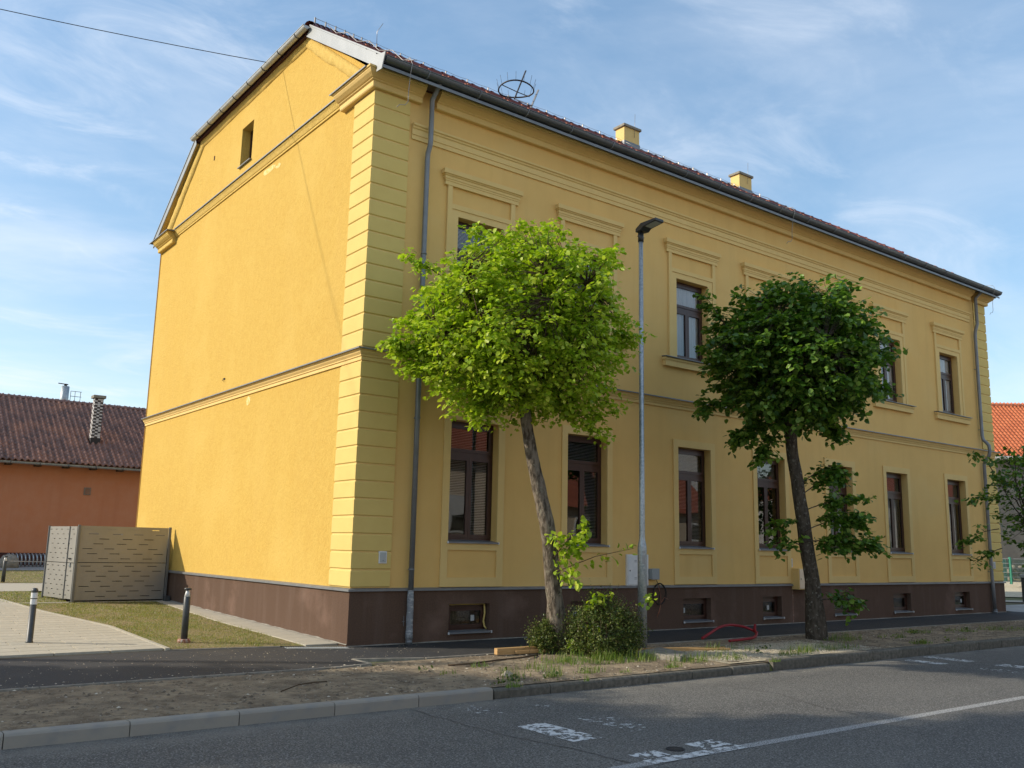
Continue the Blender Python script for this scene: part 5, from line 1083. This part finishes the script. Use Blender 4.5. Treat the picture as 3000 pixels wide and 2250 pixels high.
# shrubs
def shrub(name, centre, radii, n, size, label, seed, runners=30, zmin=0.0):
    rs = np.random.default_rng(seed); S = empty(name, (centre[0], centre[1], 0), label, 'shrub'); C = np.array(centre); rad_ = np.array(radii)
    st = MB(); PP = []; DD = []; SS = []
    for k in range(n):
        d = rs.normal(0, 1, 3); d /= np.linalg.norm(d); 
        if d[2] < -0.55: d[2] *= .3
        b = 1 + .38 * noise.noise(Vector(d * 2.2) + Vector((seed, 0, 0))) + .16 * noise.noise(Vector(d * 6)); rr = (.55 + .45 * rs.random() ** .5) * b
        p = C + d * rad_ * rr; p[2] = max(p[2], zmin + .02); l = .10 + .16 * rs.random() ** 2; q = p + (d * .8 + rs.normal(0, .45, 3)) * l
        if k % 4 == 0: st.tube([tuple(C * .3 + p * .7), tuple(q)], [.004, .002], 3, caps=False)
        for j in range(9): t = j / 9; PP.append(p * (1 - t) + q * t + rs.normal(0, .008, 3)); DD.append(rs.normal(0, 1, 3)); SS.append(size * rs.uniform(.7, 1.3))
    for k in range(runners):
        a = rs.uniform(0, 2 * math.pi); d = np.array([math.cos(a), math.sin(a), 0]); p0 = C + d * rad_ * .85 + np.array([0, 0, radii[2] * rs.uniform(.2, .9)])
        pts = [p0, p0 + d * .08 + (0, 0, .04), p0 + d * .15 + (0, 0, -.12), p0 + d * .13 + (rs.normal(0, .05), 0, -.35)]; pts = [(q[0], q[1], max(q[2], zmin + .02)) for q in pts]
        st.tube(pts, .003, 3, caps=False)
    # dense dim heart
    st.build('stems', 'twig', S, recalc=False); V, F = leaves(np.array(PP), np.array(DD), np.array(SS), rs, 0.0); fast_mesh('foliage', V, F, 'leafb', S); return S, C
shrub('shrub', (3.45, -2.75, .28), (.63, .55, .60), 3000, .026, 'large rounded dark green shrub at the foot of the left tree and lamp', 41)
shrub('shrub', (2.64, -2.13, .18), (.19, .18, .27), 600, .026, 'small low shrub left of the leaning tree trunk', 43, 8)
rs = np.random.default_rng(9); PP = []; DD = []; SS = []; tw = MB()
for a, b, n in (((3.0, -2.7, .6), (3.12, -2.95, 1.0), 34), ((3.2, -2.8, .7), (3.4, -3.0, 1.03), 22), ((4.0, -3.0, .7), (4.5, -2.9, .95), 26), ((2.9, -2.5, .2), (2.8, -2.7, .12), 18), ((3.0, -2.7, .4), (3.05, -3.0, .45), 16)):
    A_, B_ = Vector(a), Vector(b); tw.tube([A_, A_.lerp(B_, .5) + Vector((0, 0, .03)), B_], [.006, .005, .003], 4)
    for k in range(n): t = .3 + .7 * rs.random(); PP.append(np.array(A_.lerp(B_, t)) + rs.normal(0, .045, 3)); DD.append(rs.normal(0, 1, 3)); SS.append(rs.uniform(.06, .1))
sk = empty('sucker_shoots', (3.2, -2.8, 0), 'bright green linden suckers poking out of the large shrub', 'plant')
V, F = leaves(np.array(PP), np.array(DD), np.array(SS), rs, .3); fast_mesh('leaves', V, F, 'leaf1', sk); tw.build('stems', 'twig', sk, recalc=False)

# grasses
def blades(name, pts, h0, h1, m, seed, label, cat='grass', wd=.004, lean=.75, parent=None):
    rs = np.random.default_rng(seed); P = np.array(pts); n = len(P); a = rs.uniform(0, 6.28, n); h = (h0 + (h1 - h0) * rs.random(n) ** 1.8) * np.array([1 + .55 * noise.noise((p[0] * 3.1, p[1] * 3.1, 8)) for p in P]); ln = rs.uniform(0, lean, n)
    side = np.stack([np.cos(a), np.sin(a), 0 * a], 1); dr = np.stack([-np.sin(a), np.cos(a), 0 * a], 1)
    w_ = rs.uniform(.6, 1.3, n)[:, None] * wd; m1 = P + dr * (ln * h * .35)[:, None]; m1[:, 2] += h * .6; tp = P + dr * (ln * h * 1.2)[:, None]; tp[:, 2] += h * (1 - .35 * ln)
    V = np.stack([P - side * w_, P + side * w_, m1 - side * w_ * .8, m1 + side * w_ * .8, tp], 1).reshape(-1, 3)
    F = (np.array([(0, 1, 3), (0, 3, 2), (2, 3, 4)])[None] + (np.arange(n) * 5)[:, None, None]).reshape(-1, 3)
    o = fast_mesh(name, V, F, m, parent); o['kind'] = 'stuff'; return tag(o, label, cat)
def in_poly(x, y_, poly):
    c = False; j = len(poly) - 1
    for i in range(len(poly)):
        if (poly[i][1] > y_) != (poly[j][1] > y_) and x < (poly[j][0] - poly[i][0]) * (y_ - poly[i][1]) / (poly[j][1] - poly[i][1]) + poly[i][0]: c = not c
        j = i
    return c
rs = np.random.default_rng(77); pts = []
while len(pts) < 26000:
    x = rs.uniform(-3.6, -.3); y_ = rs.uniform(.3, 9.8)
    if in_poly(x, y_, lawn_poly) and noise.noise((x * 1.1, y_ * .9, 3)) + .5 * noise.noise((x * 4, y_ * 4, 1)) + rs.uniform(-.5, .5) > 0.05: pts.append((x, y_, zg(y_) + .012))
blades('lawn_grass', pts, .018, .05, 'lawn', 2, 'patchy short young grass on the lawn beside the gable', wd=.003)
pts = []
for _ in range(11000): x = rs.uniform(-5, 3); y_ = rs.uniform(17.2, 24.3); pts.append((x, y_, zg(y_) + .015))
for _ in range(3500): x = rs.uniform(-3.9, -2.35); y_ = rs.uniform(9.9, 13.6); pts.append((x, y_, zg(y_) + .012))
blades('lawn_grass', pts, .02, .05, 'lawn', 4, 'thin short grass on the lawns beyond the screen fence', wd=.005)
def clumps(spec, seed):
    rs = np.random.default_rng(seed); out_ = []
    for cx_, cy_, rx, ry, n in spec:
        for _ in range(n):
            a = rs.uniform(0, 6.28); q = rs.random() ** .6; x = cx_ + rx * q * math.cos(a) * 1.1; y_ = cy_ + ry * q * math.sin(a) * 1.25
            if noise.noise((x * 5, y_ * 5, 3.3)) + .5 * noise.noise((x * 13, y_ * 13, 1)) > -.05: out_.append((x, y_, zg(y_) + .005))
    return out_
blades('grass_tufts', clumps([(2.3, -3.3, .6, .3, 600), (3.2, -3.65, .8, .22, 900), (4.2, -4.2, .7, .18, 420), (1.9, -3.4, .4, .3, 160), (3.0, -3.3, .2, .15, 300), (5.0, -4.35, .4, .12, 420), (5.9, -3.7, .3, .15, 160), (6.9, -4.3, .3, .12, 350), (7.6, -4.2, .5, .2, 600), (8.3, -4.25, .3, .2, 320), (6.3, -4.45, .25, .1, 160), (9.9, -3.1, .6, .3, 420), (1.2, -3.8, .3, .2, 160),
                              (0.4, -4.2, .25, .15, 90), (.9, -4.5, .2, .1, 120), (1.6, -4.4, .3, .12, 140), (5.7, -3.4, .5, .2, 350)], 5), .04, .21, 'grass', 6, 'fresh green grass tufts along the verge under the shrub and trees')
blades('weeds', clumps([(-.15, -4.95, .16, .05, 110), (.35, -4.72, .1, .05, 60), (1.05, -4.95, .14, .05, 90), (-.3, -3.6, .12, .1, 50), (.55, -3.2, .14, .12, 60), (.1, -4.55, .15, .1, 80), (11.6, -3.3, .4, .2, 220), (13.3, -2.9, .5, .2, 260), (14.8, -3.2, .5, .25, 260), (10.9, -4.3, .35, .15, 200), (12.2, -4.4, .3, .12, 120), (16.5, -3.4, .8, .4, 400), (2.3, -4.6, .25, .08, 120), (3.2, -4.55, .2, .06, 90), (5.35, -4.86, .12, .04, 60)], 8), .03, .12, 'grass', 9, 'sparse small weeds growing in the earth and along the kerb', 'weeds', .005)
rs = np.random.default_rng(12); PP = []; DD = []; SS = []
for cx_, cy_, n in ((.15, -4.5, 26), (.75, -4.55, 20), (.45, -3.9, 18), (-.2, -4.65, 14), (-.4, -3.2, 12), (1.6, -4.3, 14), (10.9, -4.35, 26), (11.8, -4.4, 18), (13.1, -3.0, 26), (11.5, -3.4, 16), (6.0, -4.0, 22), (6.6, -3.7, 22), (15.0, -3.2, 26), (12.6, -3.2, 14)):
    for _ in range(n): PP.append((cx_ + rs.normal(0, .06), cy_ + rs.normal(0, .05), zg(cy_) + rs.uniform(.01, .08))); DD.append(rs.normal(0, 1, 3) + (0, 0, .5)); SS.append(rs.uniform(.025, .055))
V, F = leaves(np.array(PP), np.array(DD), np.array(SS), rs, -.2); o = fast_mesh('weed_leaves', V, F, 'leafb'); o['kind'] = 'stuff'; tag(o, 'low broad-leaved weeds dotted over the earth verge', 'weeds')

# small things on the verge
def plank(a, b, wd, th, label, z=.0):
    a = Vector(a); b = Vector(b); o = MB().bar(a + Vector((0, 0, th / 2)), b + Vector((0, 0, th / 2)), wd, th).build('plank', 'wood', None, bevel=.003, origin=tuple(a)); return tag(o, label, 'plank')
plank((1.66, -2.07, .0), (2.75, -2.10, .0), .09, .10, 'thick squared timber beam lying along the footway left of the shrub')
plank((2.0, -2.17, .0), (2.62, -2.19, .0), .03, .055, 'short thin batten leaning against the timber beam')
plank((4.15, -2.72, .01), (5.95, -3.30, .01), .06, .035, 'long thin batten on the verge right of the lamp, nearer the path')
plank((4.05, -2.88, .01), (5.85, -3.50, .01), .07, .035, 'second long batten on the verge right of the lamp, nearer the road')
hs_ = [(6.82, -2.08, .05), (7.1, -2.0, .16), (7.5, -1.9, .30), (7.95, -1.85, .36), (8.35, -1.9, .27), (8.5, -2.05, .16), (8.62, -2.2, .10), (8.72, -2.1, .22), (8.78, -1.98, .30)]
def smoothp(ps, n=6):
    out_ = []; ps = [Vector(p) for p in ps]
    for i in range(len(ps) - 1):
        p0 = ps[max(i - 1, 0)]; p1 = ps[i]; p2 = ps[i + 1]; p3 = ps[min(i + 2, len(ps) - 1)]
        for k in range(n): t = k / n; out_.append(.5 * ((2 * p1) + (p2 - p0) * t + (2 * p0 - 5 * p1 + 4 * p2 - p3) * t * t + (3 * p1 - p0 - 3 * p2 + p3) * t ** 3))
    return out_ + [ps[-1]]
hA = smoothp([(6.82, -2.02, .045), (7.15, -1.95, .13), (7.55, -1.85, .22), (7.95, -1.8, .25), (8.3, -1.85, .21), (8.48, -1.95, .14), (8.45, -2.1, .10)])
hB = smoothp([(7.0, -2.55, .035), (7.5, -2.50, .04), (7.95, -2.40, .05), (8.3, -2.2, .09), (8.5, -2.0, .15), (8.58, -1.95, .25)])
rh = empty('corrugated_pipe', (7.5, -2.1, 0), 'looped red corrugated conduit lying between the lamp and second tree', 'pipe')
for hh in (hA, hB):
    pts = []; rr = []
    for i in range(len(hh) - 1):
        for k in range(4): pts.append(hh[i].lerp(hh[i + 1], k / 4)); rr.append(.029 if (k % 2) else .024)
    MB().tube(pts, rr, 10).build('conduit', 'red', rh)
o = MB().tube([(.2, -2.85, .0), (.6, -2.95, .015), (1.2, -2.75, .01), (1.7, -2.7, .015), (2.2, -2.5, .01)], .014, 6).build('dry_branch', 'twig'); tag(o, 'thin dry branch lying on the earth left of the shrub', 'branch')
o = MB().tube([(-2.9, -3.9, -.01), (-2.6, -3.75, .03), (-2.35, -3.6, .02), (-2.1, -3.5, .0)], .008, 5).tube([(-2.6, -3.75, .03), (-2.45, -3.8, .04)], .005, 4).build('dry_branch', 'twig'); tag(o, 'small dry twig on the bare earth behind the new kerb', 'branch')
o = MB().add([(.26, -4.15, -.01), (.44, -4.2, -.01), (.46, -4.07, -.01), (.3, -4.03, -.01), (.33, -4.11, .06), (.40, -4.10, .045)], [(0, 1, 4), (1, 2, 5), (1, 5, 4), (2, 3, 5), (3, 4, 5), (3, 0, 4)]).build('rock', 'pebble', None, origin=(.35, -4.1, 0)); tag(o, 'single pale rock on the earth verge among weeds', 'rock')

# ------------------------------------------------------------------ terracotta building, left background
OB = empty('terracotta_house', (2, 28.4, .6), 'low terracotta plastered building with brown tiled roof in the left background', 'building')
MB().box(-14, 9.5, 28.4, 37.6, 1.12, 4.85).build('wall', 'orange', OB); MB().box(-14.01, 9.51, 28.36, 37.64, .3, 1.12).build('plinth', 'brown', OB)
rfo = MB().add([(-14.5, 27.85, 4.86), (10, 27.85, 4.86), (10, 33.0, 8.15), (-14.5, 33.0, 8.15)], [(0, 1, 2, 3)]).add([(-14.5, 38.15, 4.86), (10, 38.15, 4.86), (10, 33.0, 8.15), (-14.5, 33.0, 8.15)], [(3, 2, 1, 0)])
rfo.add([(9.5, 28.4, 4.85), (9.5, 37.6, 4.85), (9.5, 33, 7.9)], [(0, 1, 2)]).add([(-14, 28.4, 4.85), (-14, 37.6, 4.85), (-14, 33, 7.9)], [(0, 1, 2)]); rfo.build('roof', 'brtile', OB, recalc=False)
s2 = Vector((0, 5.15, 3.29)); l2 = s2.length; s2 /= l2; n2 = Vector((0, -s2.z, s2.y))
tv2, tf2 = pantile(.235, .33, .055, th=.03, n=6); P = []
for j in range(int(l2 / .27) + 1):
    for i in range(int(15 / .235)): P.append(tuple(Vector((-6 + i * .235, 27.83, 4.90)) + s2 * (j * .27) + n2 * (.012 + random.uniform(0, .010))))
P = np.array(P); n_ = len(P); V, F = replicate(tv2, tf2, P, np.tile((1., 0, 0), (n_, 1)), np.tile(tuple(s2), (n_, 1)), np.tile(tuple(n2), (n_, 1))); fast_mesh('roof_tiles', V, F, 'brtile', OB, smooth=True)['kind'] = 'stuff'
ridge_tiles((-6, 33, 8.16), (9.8, 33, 8.16), 'brtile', .13, .40, OB)
gx = MB(); vs = []
for x in (-14.5, 10):
    for k in range(9): a = math.pi * k / 8; vs.append((x, 27.74 + .09 * math.cos(a), 4.83 - .09 * math.sin(a)))
gx.add(vs, [(k, k + 1, 9 + k + 1, 9 + k) for k in range(8)], True); gx.build('gutter', 'galv', OB, recalc=False)
for i in range(14):
    x = -5.6 + i * 1.1; MB().tube([(x, 27.62, 4.86), (x, 27.66, 4.72), (x, 27.8, 4.72)], .012, 4).build('gutter_bracket', 'iron', OB); MB().box(x - .12, x + .12, 27.95, 28.35, 4.70, 4.79).build('rafter_end', 'twig', OB)
MB().box(1.86, 2.14, 28.37, 28.39, 3.62, 3.94).build('vent_frame', 'stone', OB); MB().box(1.90, 2.10, 28.35, 28.37, 3.66, 3.90).build('vent_cover', 'brtile', OB)
ch = empty('chimney_stack', (2.37, 29.6, 5.8), 'tall chimney of chequered white and black bricks on the brown roof', 'chimney')
MB().box(2.13, 2.61, 29.45, 29.93, 5.6, 8.05).build('core', 'brick_d', ch); MB().box(2.02, 2.72, 29.34, 30.04, 8.05, 8.18).build('cap', 'conc', ch, bevel=.01); MB().box(2.10, 2.64, 29.42, 29.96, 5.6, 6.22).build('flashing', 'iron', ch)
bwm = MB().box(0, .145, -.016, 0, 0, .062).mesh('brick'); bwm.materials.append(MT['brick_w']); bwd = MB().box(0, .145, -.012, 0, 0, .062).mesh('brick'); bwd.materials.append(MT['brick_d'])
for k in range(24):
    z_ = 6.24 + k * .0745; o_ = (k % 2) * .12
    for q in range(3):
        white = (q + k) % 2 == 0 or random.random() < .22
        inst('brick', bwm if white else bwd, ch, (2.135 + q * .158 - 2.37, 29.45 - 29.6, z_ - 5.8))
    for q in range(3): inst('brick', bwm if (q + k) % 3 else bwd, ch, (2.13 - 2.37, 29.92 - 29.6 - q * .158, z_ - 5.8), (0, 0, -math.pi / 2))
ch.scale = (.76, .76, 1)
fl_ = empty('flue_pipe', (1.2, 33.6, 7.9), 'short round metal flue with cowl rising behind the brown ridge', 'flue')
MB().tube([(1.78, 34, 7.8), (1.78, 34, 9.1)], .19, 14).build('pipe', 'galv', fl_); MB().bar((1.45, 34, 9.22), (1.9, 34, 9.20), .05, .04).bar((1.78, 34, 9.1), (1.78, 34, 9.22), .2, .1).build('cowl', 'iron', fl_)
t = MB()
for x in (2.05, 2.25, 2.5): t.tube([(x, 34, 8.0), (x, 34, 8.9)], .012, 4)
for z_ in (8.9, 8.65): t.tube([(2.05, 34, z_), (2.55, 34, z_)], .012, 4)
t.build('service_rail', 'iron', fl_)
# spiral rack in front of it, rope, boulder
o = MB().tube([(-1.0 + 3.4 * k / 400, 27.2 + .24 * math.cos(k / 400 * 2 * math.pi * 24), .86 + .24 * math.sin(k / 400 * 2 * math.pi * 24)) for k in range(401)], .028, 6).build('bicycle_rack', 'galv', None, origin=(.6, 27.2, .6)); tag(o, 'long spiral steel bicycle rack against the terracotta wall', 'bicycle rack')
o = MB().tube([(-2.6, 17.43, 1.02), (-1.2, 17.5, 1.0), (.4, 17.6, 1.02)], .012, 5).build('barrier_rope', 'wire'); tag(o, 'thin rail wire running right from the distant bollard light', 'wire')
o = MB().lathe([(0, .55), (.22, .5), (.36, .3), (.38, 0), (0, 0)], (-1.05, 26.4, .55), 12).build('boulder', 'conc', None, origin=(-1.05, 26.4, .55)); tag(o, 'rounded pale boulder at the left edge before the terracotta building', 'boulder')
# red-leaved low thing at far left foot
# ------------------------------------------------------------------ right background
RB = empty('grey_house', (43.5, 9.0, .5), 'dark grey house with bright orange tiled roof at the right edge', 'building')
e0 = Vector((43.35, 9.05, 7.2)); ed = Vector((1.12, -0.92, 0)).normalized(); back = Vector((ed.y, -ed.x, 0)) * -1
if back.x < 0: back = -back
def q_(u, v, z_): p = e0 + ed * u + back * v; return (p.x, p.y, z_)
wl = MB().add([q_(0.15, .5, .2), q_(14, .5, .2), q_(14, .5, 7.1), q_(.15, .5, 7.1)], [(0, 1, 2, 3)]).add([q_(.15, .5, .2), q_(.15, 9, .2), q_(.15, 9, 7.1), q_(.15, .5, 7.1)], [(0, 1, 2, 3)]).add([q_(.15, .5, 7.1), q_(.15, 9, 7.1), q_(.15, 4.75, 10.4)], [(0, 1, 2)]).add([q_(.15, 9, .2), q_(14, 9, .2), q_(14, 9, 7.1), q_(.15, 9, 7.1)], [(0, 1, 2, 3)])
wl.build('wall', 'darkwall', RB, recalc=False)
MB().add([q_(0, 0, 7.18), q_(14.2, 0, 7.18), q_(14.2, 4.75, 10.75), q_(0, 4.75, 10.75)], [(0, 1, 2, 3)]).add([q_(0, 9.5, 7.18), q_(14.2, 9.5, 7.18), q_(14.2, 4.75, 10.75), q_(0, 4.75, 10.75)], [(3, 2, 1, 0)]).build('roof', 'ortile', RB, recalc=False)
s3 = Vector((back.x * 4.75, back.y * 4.75, 3.57)); l3 = s3.length; s3 /= l3; n3 = ed.cross(s3).normalized()
tv3, tf3 = pantile(.22, .36, .045, n=4); P = []
for j in range(int(l3 / .33) + 1):
    for i in range(int(6.5 / .22)): P.append(tuple(Vector(q_(i * .22, -.03, 7.2)) + s3 * (j * .33) + n3 * .015))
P = np.array(P); n_ = len(P); V, F = replicate(tv3, tf3, P, np.tile(tuple(ed), (n_, 1)), np.tile(tuple(s3), (n_, 1)), np.tile(tuple(n3), (n_, 1))); fast_mesh('roof_tiles', V, F, 'ortile', RB, smooth=True)['kind'] = 'stuff'
ridge_tiles(q_(0, 4.75, 10.74), q_(8, 4.75, 10.74), 'ortile', .14, .4, RB)
MB().tube([q_(-.1, -.1, 7.12), q_(14, -.1, 7.12)], .1, 8).build('gutter', 'verge', RB)
# green mesh fence with stone-filled gabion part
gf = empty('mesh_fence', (39.5, 7.0, .55), 'green wire mesh fence with one solid green post near the far corner', 'fence')
fa = Vector((38.9, 7.35, 0)); fd = Vector((1.0, -0.62, 0)).normalized()
for k in range(6): z_ = .62 + k * .22; MB().tube([fa + Vector((0, 0, z_)), fa + fd * 6 + Vector((0, 0, z_))], .014, 5).build('rail_wire', 'verge', gf)
t = MB()
for k in range(50): p = fa + fd * (k * .045); t.tube([p + Vector((0, 0, .6)), p + Vector((0, 0, 1.72))], .006, 3, caps=False)
t.build('vertical_wires', 'green_metal', gf)['kind'] = 'stuff'
p = fa + fd * 0.95; MB().bar(p + Vector((0, 0, .5)), p + Vector((0, 0, 1.8)), .10, .10).build('post', 'green_metal', gf)
gp = empty('privacy_strip', (39, 7.2, .6), 'translucent green screening sheet behind the mesh fence', 'screen'); pa_ = fa - fd * .3 + Vector((.05, .08, .6)); pb_ = fa + fd * .82 + Vector((.05, .08, .6))
MT['gsheet'] = mat('pale_green_netting', (0.10, 0.26, 0.20), .6, spec=.3, var=(.40, .52, .46), vscale=3, stretch=(6, 6, .4)); MB().bar((pa_ + Vector((0, 0, .55))), (pb_ + Vector((0, 0, .55))), .01, 1.1).build('sheet', 'gsheet', gp)
sw = empty('stone_wall', (41, 6.2, .5), 'low dark rubble stone wall behind the green fence post', 'wall'); rr_ = random.Random(4)
base_ = fa + fd * 1.2 + Vector((.5, .5, 0))
for k in range(7):
    for j in range(4):
        p = base_ + fd * (k * .42 + (j % 2) * .2) + Vector((0, 0, .72 + j * .2)); b_ = MB().lathe([(0, -.1), (.17, -.08), (.21, 0), (.16, .08), (0, .1)], (41, 6.2, .5), 7)
        o = b_.build('stone', 'stone', sw); o.location = p - Vector(sw.location); o.rotation_euler = (rr_.uniform(-.3, .3), rr_.uniform(-.3, .3), rr_.uniform(0, 3)); o.scale = (rr_.uniform(.8, 1.2), rr_.uniform(.5, .8), rr_.uniform(.8, 1.1))
# rise of sunlit ground and side street at the right
t = MB().add([(24.6, -2.0, .0), (60, -2.4, .0), (60, 30, .1), (24.6, 30, .1)], [(0, 1, 2, 3)]); o = t.build('side_street', 'pale_pave', None, recalc=False); o['kind'] = 'structure'
t = MB().add([(33.5, 5.2, .10), (36.5, 2.2, .10), (52, 4, .55), (40, 14, .55), (34.5, 10, .3)], [(0, 1, 2, 3, 4)]); o = t.build('bank', 'gravel', None, recalc=False); o['kind'] = 'structure'
t = MB().add([(29.5, 3.6, .06), (33, -.4, .06), (34.2, .3, .065), (30.7, 4.6, .065)], [(0, 1, 2, 3)]); o = t.build('kerb_strip', 'paver_s', None, recalc=False); o['kind'] = 'structure'
db = empty('litter_bin', (30.96, 2.45, .0), 'dark narrow litter bin cut by the right edge of the picture', 'bin'); MB().box(30.93, 31.25, 2.15, 2.5, .02, 1.0).build('body', 'black', db, bevel=.02); MB().box(30.9, 31.28, 2.12, 2.53, 1.0, 1.12).build('lid', 'greybox', db, bevel=.02)

# ------------------------------------------------------------------ across the street (seen only in reflections; the first house is added for bounce light)
def house(x0, x1, y0, y1, he, hr, wallm, roofm, label, gable_front=False):
    H = empty('house', ((x0 + x1) / 2, (y0 + y1) / 2, -.15), label, 'house'); MB().box(x0, x1, y0, y1, -.2, he).build('wall', wallm, H)
    r_ = MB()
    if not gable_front:
        ym = (y0 + y1) / 2; r_.add([(x0 - .4, y1 + .5, he - .1), (x1 + .4, y1 + .5, he - .1), (x1 + .4, ym, hr), (x0 - .4, ym, hr)], [(0, 1, 2, 3)]).add([(x0 - .4, y0 - .5, he - .1), (x1 + .4, y0 - .5, he - .1), (x1 + .4, ym, hr), (x0 - .4, ym, hr)], [(3, 2, 1, 0)])
        r_.add([(x0, y0, he), (x0, y1, he), (x0, ym, hr - .1)], [(0, 1, 2)]).add([(x1, y0, he), (x1, y1, he), (x1, ym, hr - .1)], [(0, 1, 2)])
        r_.build('roof', roofm, H, recalc=False)
    else:
        xm = (x0 + x1) / 2; r_.add([(x0 - .5, y0, he - .1), (x0 - .5, y1 + .4, he - .1), (xm, y1 + .4, hr), (xm, y0, hr)], [(0, 1, 2, 3)]).add([(x1 + .5, y0, he - .1), (x1 + .5, y1 + .4, he - .1), (xm, y1 + .4, hr), (xm, y0, hr)], [(3, 2, 1, 0)]); r_.build('roof', roofm, H, recalc=False)
        MB().add([(x0, y1 - .01, he), (x1, y1 - .01, he), (xm, y1 - .01, hr - .1)], [(0, 1, 2)]).build('gable', wallm, H, recalc=False)
    n = int((x1 - x0) / 3)
    for k in range(n):
        xc = x0 + (k + .5) * (x1 - x0) / n; o = MB().box(xc - .55, xc + .55, y1, y1 + .04, 2.3, 4.1 if he > 5 else 3.4).build('window', 'white', H); MB().box(xc - .42, xc + .42, y1 + .05, y1 + .06, 2.42, 3.28).build('pane', 'glass', o); MB().box(xc - .42, xc + .42, y1 + .038, y1 + .044, 2.42, 3.28).build('blackout', 'room', o)
    return H
house(-9, 9, -30, -21, 5.6, 9.2, 'whitewall', 'roofr', 'unseen long white house with red roof, added behind the viewer to bounce light')  # added out of view to throw sunlight back onto the shaded facade
house(12, 21.5, -30, -21, 5.9, 8.8, 'beige', 'roofr', 'beige bungalow with orange roof across the street, left')
house(23, 35, -31, -21, 4.0, 7.6, 'beige', 'roofr', 'beige bungalow with orange roof across the street, second')
house(36, 46, -40, -30, 6.5, 11.5, 'whitewall', 'brtile', 'white house with front gable across the street', True)
house(54, 74, -34, -23, 6.0, 9.5, 'whitewall', 'roofr', 'long white house with orange roof across the street, far')
opk = sheet('far_footway', [(-80, -15.5), (160, -15.5), (160, -12.4), (-80, -12.4)], 0.0, 'pale_pave', 'structure', z=-.04)
kerb_run('kerb', 'kerb of the opposite footway behind the viewer', -20, 60, 1.0, -12.25, -.03, -.2, 'kerb_old')
# street trees outside the view, to the left and across the road (they shade the verge and show in the panes)
def tree_copy(src, loc, rz, s, label):
    c = copy_tree(src); c.location = loc; c.rotation_euler = (0, 0, rz); c.scale = (s, s, s); c['label'] = label; return c
off = [(-16.0, 1.2, 0.6, 1.9, 'tall street tree left of the view, nearest the road'), (-18.8, 5.0, 2.1, 1.42, 'garden tree left of the view behind the tall one'), (-26.0, 2.0, 4.0, 1.3, 'garden tree far left of the view'),
       (40.5, -18, 3.0, 1.1, 'tree across the street between the white houses'), (50, -20, 1.0, 1.3, 'tree across the street beyond the white gable')]
for x, y_, rz, s, lab in off: tree_copy(t2, (x, y_, zg(max(y_, -4))), rz, s, lab)
